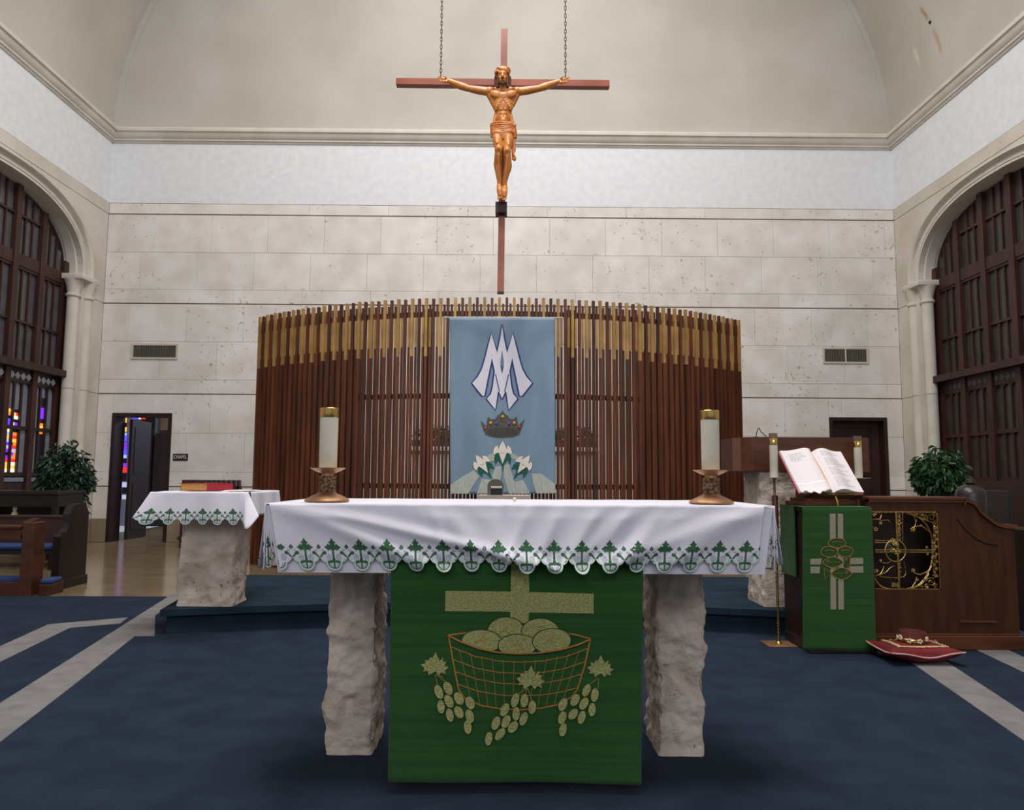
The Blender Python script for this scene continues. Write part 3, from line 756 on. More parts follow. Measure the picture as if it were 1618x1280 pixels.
def mir(poly, cx=401): return [(2*cx-x, y) for x, y in poly][::-1]
A1 = [(335, 222), (352, 292), (340, 366), (312, 500), (292, 604), (280, 604), (218, 526), (252, 488), (278, 440), (296, 380), (316, 300)]
A2 = [(335, 222), (374, 352), (401, 470), (428, 560), (401, 620), (385, 577), (360, 470), (338, 366)]
A3 = [(401, 170), (412, 250), (432, 345), (401, 330), (386, 470), (388, 555), (375, 580), (372, 600), (360, 688), (308, 622), (334, 590), (345, 545), (355, 465), (374, 345), (392, 240)]
A4 = [(370, 552), (432, 552), (432, 578), (370, 578)]
mono = [A1, mir(A1), A2, mir(A2), A3, mir(A3), A4]
out = []
for q in mono[:6]: out += stroke(q, 19, True)
bdec(out+mono, banner_navy, 'monogram_outline', .0035)
def inset(q):  # slightly shrunk towards its own edge
    n = len(q); r = []
    ar = sum(q[i][0]*q[(i+1) % n][1]-q[(i+1) % n][0]*q[i][1] for i in range(n))
    sgn = 1 if ar > 0 else -1
    for i in range(n):
        a, b_ = Vector(q[i-1]), Vector(q[(i+1) % n]); d = (b_-a).normalized()
        r.append((q[i][0]-sgn*d.y*1.0, q[i][1]+sgn*d.x*1.0))
    return r
bdec(mono, banner_white, 'monogram', .0055)
bdec([[(401, 322), (412, 400), (401, 456), (390, 400)]], banner_navy, 'monogram_gap', .0070)
bdec([[(401, 338), (408, 400), (401, 444), (394, 400)]], blue_banner, 'monogram_gap', .0080)
bdec([stroke([(374, 352), (388, 300), (401, 270)], .1)[0]], banner_white, 'monogram_seam', .0056)
# lines that weave the letters together
bdec(stroke([(360, 470), (385, 577)], 6)+stroke([(442, 470), (417, 577)], 6), banner_navy, 'monogram_seam', .0070)
crown = [(268, 754), (304, 788), (312, 733), (340, 748), (362, 742), (374, 722), (388, 716), (404, 694), (420, 716), (434, 722), (446, 742), (468, 746), (492, 731), (500, 786), (542, 744), (520, 806), (508, 840), (470, 856), (405, 862), (340, 856), (300, 842), (286, 812)]
bdec([crown], banner_crown, 'crown', .0035)
bdec([ell(404, 826, 98, 27, 28)], banner_dark, 'crown_band', .0055)
for (x, y), m_ in (((298, 803), gem_red), ((506, 797), gem_red), ((331, 770), gem_gold), ((475, 770), gem_gold), ((404, 731), gem_gold), ((366, 773), gem_blue), ((444, 775), gem_blue)):
    p = bpt(x, y); MB().ball((0, 0, 0), .016, (1, .4, 1), 2).xf(Matrix.Translation((p[0], BY-.008, p[1]))).build('jewel', m_, bn, smooth=True)
R1 = [(228, 1058), (262, 1095), (232, 1140), (196, 1203), (84, 1203), (84, 1150), (150, 1104)]
R2 = [(276, 1110), (330, 1120), (360, 1040), (400, 1030), (396, 1090), (372, 1203), (246, 1203)]
R3 = [(412, 1030), (440, 1020), (478, 1130), (530, 1120), (548, 1150), (572, 1203), (444, 1203), (412, 1100)]
R4 = [(584, 1080), (640, 1080), (728, 1146), (728, 1200), (612, 1201), (590, 1140)]
R0 = [(290, 980), (350, 950), (360, 1000), (310, 1010)]; R5 = [(462, 950), (522, 990), (500, 1006), (450, 980)]
bdec([R1, R2, R3, R4, R0, R5], banner_ray, 'ray', .003)
def rot(pts, cx, cy, deg, s=1):
    a = math.radians(deg); return [(cx+(x*math.cos(a)-y*math.sin(a))*s, cy+(x*math.sin(a)+y*math.cos(a))*s) for x, y in pts]
P_top = [(0, -72), (18, -40), (26, -12), (0, 6), (-26, -12), (-18, -40)]
P_l = [(-4, 6), (-22, -10), (-30, -44), (-50, -30), (-58, -4), (-54, 16), (-30, 2)]
P_r = [(-x, y) for x, y in P_l][::-1]; P_dn = [(-24, 0), (0, 8), (26, 0), (0, 70)]
LF = [(-2, 4), (-38, 6), (-52, 34), (-46, 74), (-28, 50), (-10, 70), (0, 122), (12, 70), (30, 48), (48, 76), (54, 34), (38, 6)]
for cx, cy, dg, s in ((404, 950, 0, 1), (278, 1022, -34, .95), (532, 1024, 34, .95)):
    bdec([rot(LF, cx, cy, dg, s)], banner_green, 'lily_leaves', .0045)
    out = []
    for q in (P_top, P_l, P_r, P_dn): out += stroke(rot(q, cx, cy, dg, s), 4, True)
    bdec(out, banner_dark, 'lily_outline', .0058)
    bdec([rot(q, cx, cy, dg, s) for q in (P_top, P_l, P_r, P_dn)], petal_mat, 'lily_petals', .0068)

# stone seat and dark monitor behind the altar
p, q = at(755, 783, Y=6.45), at(838, 783, Y=6.45)
zt = p.z
st = empty('stone_pedestal', ((p.x+q.x)/2, 6.6, .18), 'low pinkish stone block standing behind the altar under the blue banner', 'pedestal')
b = MB(); b.prism([(p.x-.02, .18), (q.x+.02, .18), (q.x+.01, zt-.04), (q.x, zt), (p.x+.0, zt), (p.x-.01, zt-.04)], lambda t: (t[0], 6.45, t[1]), lambda t: (t[0], 6.85, t[1]))
b.build('block', pale_stone, st)
p, q = at(770, 782, Y=6.6), at(796, 757, Y=6.6)
mo = empty('shelf_clock', ((p.x+q.x)/2, 6.62, zt), 'small dark round-backed device with a pale band on the stone pedestal', 'device')
cx, w_ = (p.x+q.x)/2, (q.x-p.x)/2; hz = q.z-zt
prof = [(cx-w_, zt), (cx+w_*.85, zt), (cx+w_, zt+hz*.55)]+[(cx+w_*math.cos(t*PI/10), zt+hz*(.55+.45*math.sin(t*PI/10))) for t in range(1, 10)]+[(cx-w_, zt+hz*.55)]
MB().xz(prof, 6.58, 6.70).build('shell', grey_metal, mo, smooth=True)
MB().box(cx-w_*.55, cx+w_*.80, 6.572, 6.58, zt+.0, zt+hz*.42).build('screen', dark_plastic, mo)
MB().box(cx-w_*.55, cx+w_*.80, 6.566, 6.58, zt+hz*.43, zt+hz*.56, .002).build('band', band_silver, mo)
for o_ in (mo,): pass

# ================================================================ ROUGH STONE PIERS
def rough_pier(name, parent, x0, x1, y0, y1, z0, z1, seed, amp=.022, taper=.03, res=.02, smoothtop=.0):
    """a split-faced stone block: real relief from fractal noise, ragged edges"""
    b = MB(); bm = b.b
    nx, ny, nz = max(4, int((x1-x0)/res)), max(4, int((y1-y0)/res)), max(4, int((z1-z0)/res))
    vs = {}
    def V(i, j, k):
        if (i, j, k) in vs: return vs[i, j, k]
        p = Vector((x0+(x1-x0)*i/nx, y0+(y1-y0)*j/ny, z0+(z1-z0)*k/nz))
        n = Vector(((-1 if i == 0 else 1 if i == nx else 0), (-1 if j == 0 else 1 if j == ny else 0), 0))
        t = (p.z-z0)/(z1-z0)
        q = p+Vector((seed, 0, 0))
        d = noise.fractal(q*3.2, 1, 2, 3)*amp*.8+noise.fractal(q*11, .9, 2, 3)*amp*.85+noise.fractal(q*32, .9, 2, 2)*amp*.34
        d -= amp*.7*max(0, noise.noise(q*16)-.35)*3
        damp = min(1, (1-t)*9+.15)
        edge = min(1, t*14+.25)
        d = (d-amp*.3)*damp*edge
        if n.length:
            if n.x and n.y: d -= .008
            p = p+n.normalized()*d
        cx, cy = (x0+x1)/2, (y0+y1)/2
        tp = 1-taper*(1-t)**3*2
        p.x = cx+(p.x-cx)*tp; p.y = cy+(p.y-cy)*tp
        if k == 0: p.z = z0
        vs[i, j, k] = bm.verts.new(p); return vs[i, j, k]
    for k in range(nz):
        for i in range(nx):
            bm.faces.new((V(i, 0, k), V(i+1, 0, k), V(i+1, 0, k+1), V(i, 0, k+1)))
            bm.faces.new((V(i, ny, k), V(i, ny, k+1), V(i+1, ny, k+1), V(i+1, ny, k)))
        for j in range(ny):
            bm.faces.new((V(0, j, k), V(0, j, k+1), V(0, j+1, k+1), V(0, j+1, k)))
            bm.faces.new((V(nx, j, k), V(nx, j+1, k), V(nx, j+1, k+1), V(nx, j, k+1)))
    for i in range(nx):
        for j in range(ny):
            bm.faces.new((V(i, j, 0), V(i, j+1, 0), V(i+1, j+1, 0), V(i+1, j, 0)))
            bm.faces.new((V(i, j, nz), V(i+1, j, nz), V(i+1, j+1, nz), V(i, j+1, nz)))
    return b.build(name, rough_stone, parent, smooth=True, auto=50)

# ================================================================ MAIN ALTAR
ZT = .990
al = empty('altar', (.05, 3.1, .010), 'stone altar with two rough-hewn stone piers under a white cloth', 'altar')
MB().box(-.845, .955, 2.715, 3.33, ZT-.215, ZT-.004, .006).build('tabletop', rough_stone, al)
rough_pier('pier', al, -.705, -.505, 3.045, 3.33, .010, ZT-.215, 3.1, res=.011)
rough_pier('pier', al, .600, .795, 3.035, 3.33, .010, ZT-.215, 9.7, res=.011)

# ---- lace motif, in metres; x across, y up from the hem line
PXM = .00227
def u_(l): return [(x*PXM, y*PXM) for x, y in l]
def motif_shapes():
    g, wht, fil = [], [], []
    R = 12.5
    semi = [(R*math.cos(t), 12.5-R*math.sin(t)) for t in [PI*i/12 for i in range(13)]]
    hem = [(22, 20.5), (20, 17), (16.5, 14.2), (13, 13)]+semi[1:-1]+[(-13, 13), (-16.5, 14.2), (-20, 17), (-22, 20.5)]
    ins = [(x*.93, y*.93+1.6) for x, y in hem]
    wht += stroke(ins, 2.9)
    ring = [(9.6*math.cos(t), 12.5-9.0*math.sin(t)) for t in [PI*i/10 for i in range(11)]]
    g += stroke(ring, 2.2)
    g += [[(-1, 3), (1, 3), (1.3, 13), (8.8, 11.6), (10.4, 14.5), (6, 16), (2.6, 16), (1.7, 20), (1.3, 33), (-1.3, 33), (-1.7, 20), (-2.6, 16), (-6, 16), (-10.4, 14.5), (-8.8, 11.6), (-1.3, 13)]]
    fil += [ell(4.3, 8.5, 2.1, 4.4, 8, -.5), ell(-4.3, 8.5, 2.1, 4.4, 8, .5)]
    L = [(0, 0), (2.6, 4.0), (5.2, 3.4), (7.5, 5.6), (9, 2.8), (13.6, 0), (9, -2.8), (7.5, -5.6), (5.2, -3.4), (2.6, -4.0)]
    for a in range(4): g.append(rot(L, 0, 36, a*90, 1.04 if a == 1 else .98 if a != 3 else .5))
    for s in (1, -1):
        g += [[(s*22, 21.5), (s*20, 24), (s*17, 28), (s*14, 30.5), (s*11, 29.5), (s*10.6, 26.5), (s*13, 25), (s*16, 25), (s*18, 22.5), (s*20, 19.6)]]
        g += [[(s*22, 19), (s*19, 19.5), (s*15, 15.5), (s*12, 15), (s*11, 13), (s*15, 13.2), (s*19.5, 16)]]
        g += [[(s*22, 33.2), (s*22, 41), (s*18.6, 36)]]
        fil += [ell(s*8, 21, 4.6, 5.4, 10), ell(s*17, 31.5, 2.6, 2.0, 8)]
    return [u_(q) for q in g], [u_(q) for q in wht], [u_(q) for q in fil]
MG, MW, MF = motif_shapes()
SP = 44.4*PXM
def hem_y(s):
    """height of the scalloped hem above its lowest point at distance s from a motif centre (metres)"""
    x = abs(((s+SP/2) % SP)-SP/2)/PXM
    if x < 12.5: return (12.5-math.sqrt(max(0, 12.5**2-x*x)))*PXM
    return (12.8+max(0, (x-12.5))**1.7/9.7**1.7*8.5)*PXM
def lace_panel(name, parent, S, s0, s1, phase, depth, motifs=True, nv=18, label=None, face=(0, -1, 0)):
    """cloth panel: S(s, d, off) with s along the hem, d down; scalloped lower edge and embroidery"""
    n = max(8, int((s1-s0)/SP*26))
    MB().grid(n, nv, lambda u, v: S(s0+(s1-s0)*u, v*(depth-hem_y(s0+(s1-s0)*u-phase)), 0)).build(name, linen, parent, smooth=True, auto=None, solid=.0015, face=face)
    k = math.floor((s0-phase)/SP)
    while k*SP+phase < s1+SP/2:
        c = k*SP+phase; k += 1
        def cl(qs):
            r = []
            for q in qs:
                q2 = [(c+x, y) for x, y in q]
                if all(s0-.001 <= x <= s1+.001 for x, y in q2): r.append(q2)
            return r
        T = lambda x, y, o: S(x, depth-y, o)
        for qs, m_, nm, of in ((MF, lace_grey, 'lace_fill', .0016), (MG, lace_green, 'embroidered_motif', .0024), (MW, lace_pale, 'scallop_edge', .0028)):
            r = cl(qs)
            if r: decal(r, T, m_, nm, parent, of)

DEP = .2335
# folds: ridges (x at top, x at hem, width, height)
rnd = random.Random(4)
folds = [(.02, .34, .045, .013), (.04, .62, .05, .015), (.30, .52, .05, .008), (.42, .50, .03, .008), (.52, .50, .025, .006), (.60, .52, .03, .009),
         (.66, .57, .03, .010), (.74, .60, .028, .010), (.98, .66, .05, .014), (.99, .78, .04, .012), (.86, .66, .035, .009), (.36, .42, .022, .006), (.33, .355, .014, .005), (.46, .452, .013, .005), (.49, .478, .012, .006), (.525, .466, .013, .006), (.587, .53, .014, .006), (.67, .587, .015, .007), (.73, .655, .015, .006), (.80, .70, .018, .007)]
FW_ = 1.80
def front_cloth(s, d, off, xl=-.838, xr=.928, inl=.048, inr=-.034, y0=2.700, amp=1.0):
    u = s/(xr-xl); v = d/DEP
    x = (xl+inl*v)+(xr+inr*v-xl-inl*v)*u
    y = y0-.006*v
    for a, b_, w_, h in folds:
        c = a+(b_-a)*v
        y -= amp*2.2*h*(.30+v*.70)*math.exp(-((u-c)/w_)**2)*min(1, v*5+.02)
    y -= .0015*math.sin(u*60+v*3)*v
    y -= off
    z = ZT+.006-d
    if d < .004: z -= .0
    return Vector((x, y, z))
uc = empty('altar_under_cloth', (.05, 3.0, ZT), 'plain white under-cloth with a straight hem beneath the scalloped altar cloth', 'tablecloth')
b = MB(); b.box(-.850, .962, 2.711, 3.345, ZT-.003, ZT+.0005)
b.xz([(-.850, ZT), (.962, ZT), (.925, ZT-.236), (-.800, ZT-.236)], 2.7085, 2.711)
for x, sx in ((-.853, -1), (.962, 1)):
    b.yz([(2.708, ZT), (3.345, ZT), (3.345, ZT-.225), (2.708, ZT-.225)], x, x+.0025)
b.build('cloth', linen, uc)
oc = empty('altar_cloth', (.05, 3.0, ZT+.003), 'white altar cloth with green embroidered scalloped hem draped over the main altar', 'tablecloth')
def topf(u, v):
    x = -.852+1.805*u; y = 2.7005+.652*v
    return Vector((x, y, ZT+.006+.0012*math.sin(x*7+y*5)*math.sin(PI*u)*math.sin(PI*v)+.0012*noise.noise(Vector((x*9, y*9, 0)))))
MB().grid(90, 36, topf).build('top_panel', linen, oc, smooth=True, auto=None, solid=.002, face=(0, 0, 1))
W0 = .928+.838
lace_panel('front_panel', oc, front_cloth, 0, W0, (471.4-440)*PXM+.033, DEP, nv=26)
def side_l(s, d, off):
    v = d/DEP; fl = .020*v*(1-s*1.1)+.010*math.sin(s*42)*v*(1 if s > .02 else 0)
    return Vector((-.8565-fl-off, 2.72+s, ZT+.006-d))
def side_r(s, d, off):
    v = d/DEP; fl = .018*v+.016*math.sin(s*30+1)*v
    return Vector((.9685+max(0, fl)+off, 2.72+s, ZT+.006-d))
lace_panel('side_panel', oc, side_l, 0, .62, .05, DEP, nv=14, face=(-1, 0, 0))
lace_panel('side_panel', oc, side_r, 0, .62, .03, DEP*.92, nv=14, face=(1, 0, 0))
# corners: gathered pleats of the lace cloth
def pleat_l(s, d, off):
    v = d/(DEP*.95); t = s/.15
    return Vector((-.857+t*(.019+.048*v), 2.7125+.008*math.sin(t*6*PI)*v-off, ZT+.006-d))
def pleat_r(s, d, off):
    v = d/(DEP*.95); t = s/.15
    return Vector((.963-.037*v+t*(.008+.046*v), 2.7165+.008*math.sin(t*6*PI)*v-off, ZT+.006-d))
lace_panel('corner_fold', oc, pleat_l, 0, .15, .05, DEP*.97, nv=12)
lace_panel('corner_fold', oc, pleat_r, 0, .15, .05, DEP*.90, nv=12)

# small shell on the front of the table top
p = at(813, 791.5, Z=ZT+.01)
sh = empty('small_shell', (p.x, p.y, ZT+.0075), 'tiny cream bead lying on the altar top near its middle', 'bead')
MB().ball((p.x, p.y, ZT+.016), .0085, (1, 1, .95), 2).build('bead', figurine_m, sh, smooth=True)

# ---- green frontal
fy = 2.7045
ft = empty('altar_frontal', (.04, fy, .6), 'green cloth frontal with gold cross, basket of loaves and grapes on the altar', 'altar frontal')
ZS2 = 3.459
def fpt(zx, zy): p = at(600+zx/ZS2, 890+zy/ZS2, Y=fy-.008); return (p.x, p.z)
fa, fb = at(617, 905, Y=fy), at(1018.5, 905, Y=fy); fc, fd = at(614, 1234, Y=fy), at(1012, 1241, Y=fy)
def fsurf(x, z, off):
    k = max(0, min(1, (.76-z)/.7))
    y = fy-off-.012*k+.006*math.sin(x*8+.5)*k*k+.010*noise.noise(Vector((x*3.1, z*2.2, 3)))*k
    return Vector((x, y, z))
def fq(u, v):
    zt_ = ZT-.002
    xl = fa.x+(fc.x-fa.x)*v; xr = fb.x+(fd.x-fb.x)*v
    zb = .052+.006*math.sin(u*9)*0-.008*u
    return fsurf(xl+(xr-xl)*u, zt_+(zb-zt_)*v, 0)
MB().grid(60, 70, fq).build('cloth', green_cloth, ft, smooth=True, auto=None, solid=.0025)
def fdec(polys, mat, name, off): return decal([[fpt(*p) for p in q] for q in polys], fsurf, mat, name, ft, off, step=.05)
fdec([[(718, 0), (817, 0), (817, 158), (1170, 168), (1170, 276), (817, 270), (812, 330), (712, 326), (714, 266), (357, 263), (358, 152), (716, 156)]], gold_fill, 'cross', .002)
# basket
fdec(stroke([(376, 392), (480, 380), (600, 384)], 8)+stroke([(990, 384), (1060, 388), (1152, 413)], 8), gold_line, 'basket_rim', .0022)
loaves = [((690, 375), 100, 78, .0), ((880, 378), 103, 74, .06), ((558, 425), 108, 60, .06), ((752, 448), 104, 58, 0), ((940, 424), 103, 66, -.08)]
rimf = [(376, 392), (440, 424), (540, 462), (640, 484), (760, 492), (880, 487), (990, 470), (1080, 444), (1152, 413)]
for i, ((cx, cy), rx, ry, a) in enumerate(loaves):
    of = .003+.0012*i
    def clipb(pts):
        r = []
        for x, y in pts:
            k_ = 392+100*math.sin(max(0, min(1, (x-376)/776))*PI)*1.0
            yb = 398+ (x-376)*.02 + 92*math.sin(max(0, min(1, (x-376)/776))*PI)
            r.append((x, min(y, yb)))
        return r
    fdec([clipb(ell(cx, cy, rx+5, ry+5, 28, a))], dark_thread, 'loaf_outline', of)
    fdec([clipb(ell(cx, cy, rx, ry, 28, a))], gold_fill, 'bread_loaf', of+.0006)
    fdec(stroke([(cx-40, cy+10), (cx-8, cy-6), (cx+12, cy-34)], 5)+stroke([(cx-8, cy-6), (cx+18, cy+8)], 5), M('loaf_mark%d' % i, (164, 120, 66), .8), 'loaf_mark', of+.0012)
fdec(stroke(rimf, 9), gold_line, 'basket_rim', .0105)
fdec(stroke([(376, 392), (402, 540), (432, 690), (470, 740), (560, 778), (660, 796), (770, 802), (880, 794), (970, 774)], 8)+stroke([(1152, 413), (1118, 570), (1080, 690), (1050, 730), (970, 774)], 8), gold_line, 'basket_outline', .0024)
weave = []
for yl, ym, yr in ((455, 542, 466), (524, 604, 540), (590, 662, 606), (660, 726, 680)):
    xl = 376+(yl-392)*.19; xr = 1152-(yr-413)*.26
    weave.append([(xl, yl), (xl+(770-xl)*.35, yl+(ym-yl)*.62), (xl+(770-xl)*.7, yl+(ym-yl)*.93), (770, ym), (770+(xr-770)*.35, ym+(yr-ym)*.1), (770+(xr-770)*.7, ym+(yr-ym)*.45), (xr, yr)])
for wv in weave: fdec(stroke(wv, 5), gold_line, 'basket_weave', .0023)
for t in range(1, 13):
    u0 = t/13; xt = 376+776*u0; xb_ = 455+590*u0
    y0_ = 470+75*math.sin(u0*PI); y1_ = 745+52*math.sin(u0*PI)
    fdec(stroke([(xt, y0_-12), ((xt+xb_)/2+4*(1-2*u0), (y0_+y1_)/2), (xb_, y1_)], 3.2), thin_line, 'basket_stake', .0021)
leafp = [(0, -95), (14, -62), (24, -58), (22, -40), (48, -66), (46, -42), (66, -44), (58, -18), (84, -12), (62, 8), (70, 30), (40, 22), (30, 42), (8, 18), (-12, 30), (-30, 44), (-40, 20), (-66, 24), (-60, 4), (-84, -14), (-58, -24), (-60, -46), (-40, -40), (-30, -62), (-18, -58)]
for (cx, cy), dg, s in (((300, 572), 4, .92), ((822, 645), 4, .95), ((1205, 585), 3, .88)):
    fdec([rot(leafp, cx, cy, dg, s)], gold_fill, 'vine_leaf', .0120 if cx == 822 else .003)
G1 = [(325, 697, 22, 40, -.35), (375, 677, 23, 38, -.4), (434, 732, 24, 37, -.5), (495, 757, 24, 36, -.4), (380, 747, 22, 38, -.45), (337, 777, 21, 36, -.1), (385, 822, 20, 37, -.2), (434, 807, 23, 35, -.5), (493, 828, 22, 38, -.3), (482, 888, 21, 38, -.1)]
G2 = [(740, 745, 21, 40, .3), (790, 748, 22, 38, .1), (833, 784, 21, 38, .05), (683, 797, 22, 38, .45), (745, 820, 20, 38, .05), (635, 870, 22, 38, .35), (690, 862, 22, 38, .4), (786, 848, 21, 38, .35), (728, 892, 23, 36, .6), (658, 930, 21, 38, .65), (596, 953, 20, 38, .15)]
G3 = [(1128, 690, 20, 36, .45), (1173, 715, 21, 38, .15), (1066, 743, 22, 36, .5), (1000, 768, 22, 38, .4), (1114, 762, 22, 36, .5), (1158, 794, 20, 36, .1), (1055, 820, 22, 34, .65), (1102, 837, 20, 38, .3), (996, 840, 21, 37, .3), (1000, 905, 20, 38, .2)]
for i, (x, y, rx, ry, a) in enumerate(G1+G2+G3):
    fdec([ell(x, y, rx, ry, 14, a)], gold_fill, 'grape', .0122)
for pts in ([(305, 605), (318, 660)], [(312, 605), (372, 650)], [(312, 600), (350, 620)], [(805, 680), (752, 715)], [(808, 680), (795, 712)], [(808, 676), (832, 750)], [(1190, 625), (1140, 660)], [(1195, 625), (1190, 680)]):
    fdec(stroke(pts, 4), thin_line, 'vine_stem', .0119)

# ---- altar candles
def candle_set(px, lab1, lab2):
    c = at(px, 790, Z=ZT+.0); cx, cy = c.x, 2.86
    c = at(px, 795, Y=cy); cx = c.x; z = ZT+.0085
    cs = empty('candlestick', (cx, cy, z), lab1, 'candlestick', 'bronze candlesticks on the altar')
    MB().lathe([(.080, 0), (.083, .002), (.083, .006), (.076, .012), (.056, .022), (.038, .030), (.031, .036)], (cx, cy, z), 48).build('base', bronze, cs, smooth=True)
    b = MB(); b.grid(64, 26, lambda u, v: Vector((cx+(.0305+.0018*noise.noise(Vector((math.cos(u*2*PI)*4, math.sin(u*2*PI)*4, v*9)))*2)*math.cos(u*2*PI), cy+(.0305+.0036*noise.noise(Vector((math.cos(u*2*PI)*4, math.sin(u*2*PI)*4, v*9))))*math.sin(u*2*PI), z+.034+v*.062)), closed_u=True)
    b.build('stem', dark_bronze, cs, smooth=True, auto=60)
    MB().lathe([(.026, .094), (.022, .100), (.022, .106), (.032, .108), (.050, .116), (.067, .125), (.0675, .127), (.050, .1195), (.034, .113), (0.002, .112)], (cx, cy, z), 48, cap=False).build('drip_pan', bronze, cs, smooth=True)
    t = empty('altar_candle', (cx, cy, z+.112), lab2, 'candle', 'ivory candles on the altar')
    MB().lathe([(.0325, .0), (.0335, .002), (.0345, .205), (.0335, .206)], (cx, cy, z+.112), 40).build('wax', wax, t, smooth=True, auto=40)
    MB().lathe([(.0352, .205), (.0358, .207), (.0358, .2395), (.0335, .2415), (.030, .2415), (.012, .236), (.006, .236)], (cx, cy, z+.112), 40).build('brass_follower', brass_smooth, t, smooth=True, auto=40)
    MB().lathe([(.0015, 0), (.0015, .009)], (cx, cy, z+.348), 6).build('wick', dark_plastic, t)
candle_set(516.5, 'bronze candlestick with textured stem on the left end of the altar', 'thick ivory candle with brass top on the left end of the altar')
candle_set(1124, 'bronze candlestick with textured stem on the right end of the altar', 'thick ivory candle with brass top on the right end of the altar')

# ================================================================ SIDE TABLE (credence)
sx0, sx1, sy0, sy1, ZK = -2.425, -1.775, 5.20, 5.95, .975
sd = empty('side_table', (-2.05, 5.6, .18), 'small stone side table on one rough-hewn pier, left of the main altar', 'table')
MB().box(sx0+.012, sx1-.012, sy0+.012, sy1-.012, ZK-.09, ZK-.004, .005).build('tabletop', rough_stone, sd)
rough_pier('pier', sd, -2.30, -1.90, 5.38, 5.70, .18, ZK-.09, 21.3, amp=.020, taper=.0, res=.016)
kc = empty('side_table_cloth', (-2.1, 5.5, ZK), 'white cloth with green scalloped hem draped over the small side table', 'tablecloth')
MB().grid(40, 40, lambda u, v: Vector((sx0+(sx1-sx0)*u, sy0+(sy1-sy0)*v, ZK+.004+.003*noise.noise(Vector((u*5, v*5, 2)))))).build('top_panel', linen, kc, smooth=True, auto=None, solid=.002, face=(0, 0, 1))
def sfront(s, d, off):
    u = s/(sx1-sx0); v = d/.22
    x = sx0-.012*v+(sx1-sx0+.045*v)*u-.085*v*math.exp(-u*7)
    y = sy0-.004-.03*v*(1+.5*math.cos(u*2*PI))-.010*v*math.sin(u*19+v)-.05*v*(max(0, u-.9)*10)**2-.05*v*(max(0, .1-u)*10)**2-off
    return Vector((x, y, ZK+.004-d))
lace_panel('front_panel', kc, sfront, 0, sx1-sx0, .055, .22, nv=16)
def cornerl(s, d, off):   # left corner: the spare cloth hangs in a point
    u = s/.30; v = d/.26
    return Vector((sx0-.006-.13*v*(1-u*.6)-off*.5, sy0+s*.9-.03*v, ZK+.004-d*(1-.18*u)))
0 and lace_panel('corner_fold', kc, cornerl, 0, .30, .02, .255, nv=12, face=(-1, -.5, 0))
def lapel(u, v):
    p_ = sfront(sx1-sx0, v*.21, .001); return p_+Vector((.080*u*v-.006*math.sin(u*PI)*v, .05*u*u-.02*math.sin(u*PI)*v, -v*(.022-.075*u*u+.02*math.sin(u*PI))))
b = MB(); b.grid(14, 14, lapel)
b.build('corner_fold', linen, kc, smooth=True, auto=None, solid=.0015)
b = MB(); b.grid(30, 12, lambda u, v: Vector((sx1+.004+.012*v*(1+math.sin(u*14)), sy0+.09+(sy1-sy0-.09)*u, ZK+.004-v*.17))); b.build('side_panel', linen, kc, smooth=True, auto=None, solid=.0015)
b = MB(); b.grid(10, 12, lambda u, v: Vector((sx0-.004-.03*v, sy0+.26+(sy1-sy0-.26)*u, ZK+.004-v*.17))); b.build('side_panel', linen, kc, smooth=True, auto=None, solid=.0015)

# book and papers on the side table
p = at(286, 775, Y=5.36); q = at(349, 775, Y=5.36)
rb = empty('gilt_edged_book', ((p.x+q.x)/2, 5.45, ZK+.008), 'thick red book with gilt page edges lying on the small side table', 'book')
bk_ = MB(); bz = ZK+.008
def rotz(b_, cx, cy, a): return b_.xf(Matrix.Translation((cx, cy, 0)) @ Matrix.Rotation(a, 4, 'Z') @ Matrix.Translation((-cx, -cy, 0)))
bx, by = p.x+.10, 5.50
rotz(MB().box(bx-.10, bx+.14, by-.13, by+.15, bz, bz+.004).box(bx-.10, bx+.14, by-.13, by+.15, bz+.049, bz+.053).box(bx+.134, bx+.14, by-.13, by+.15, bz, bz+.053), bx, by, -.30).build('cover', book_red, rb)
rotz(MB().box(bx-.092, bx+.133, by-.123, by+.143, bz+.004, bz+.049), bx, by, -.30).build('page_block', gilt, rb)
pp = empty('paper_sheets', (-1.90, 5.45, ZK+.008), 'loose white papers lying right of the red book on the small side table', 'paper')
for i, (a, dx) in enumerate(((.12, 0), (-.08, .03))):
    rotz(MB().box(-1.985+dx, -1.815+dx, 5.30, 5.53, ZK+.008+i*.004, ZK+.0115+i*.004), -1.9, 5.42, a).build('sheet', paper, pp)

# ================================================================ AMBO WITH GREEN CLOTH
ax0, ax1, ay0, ay1, az = 1.905, 2.318, 4.79, 5.19, .915
am = empty('lectern', ((ax0+ax1)/2, 5.0, .010), 'dark wooden lectern draped with a green cloth, holding a large open book', 'lectern')
for x0, x1, y0, y1 in ((ax0, ax0+.03, ay0, ay1), (ax1-.03, ax1, ay0, ay1), (ax0+.03, ax1-.03, ay0, ay0+.025), (ax0+.03, ax1-.03, ay1-.025, ay1)):
    MB().box(x0, x1, y0, y1, .06, az-.03).build('side_panel', dark_wood, am)
MB().box(ax0-.004, ax1+.004, ay0-.012, ay1+.004, .012, .075, .004).build('plinth', dark_wood, am)
MB().box(ax0-.01, ax1+.006, ay0-.0, ay1+.0, az-.03, az-.002, .004).build('top', dark_wood, am)
gc = empty('lectern_cloth', ((ax0+ax1)/2, 4.9, az), 'green cloth with beige cross and outlined fishes hanging down the lectern front', 'cloth')
AY = ay0-.016
g0, g1, g2, g3 = at(1268, 800, Y=AY), at(1377, 800, Y=AY), at(1385, 1026, Y=AY), at(1269, 1028, Y=AY)
def gsurf(x, z, off): return Vector((x, AY-off-.004*math.sin(x*16)*max(0, az-z), z))
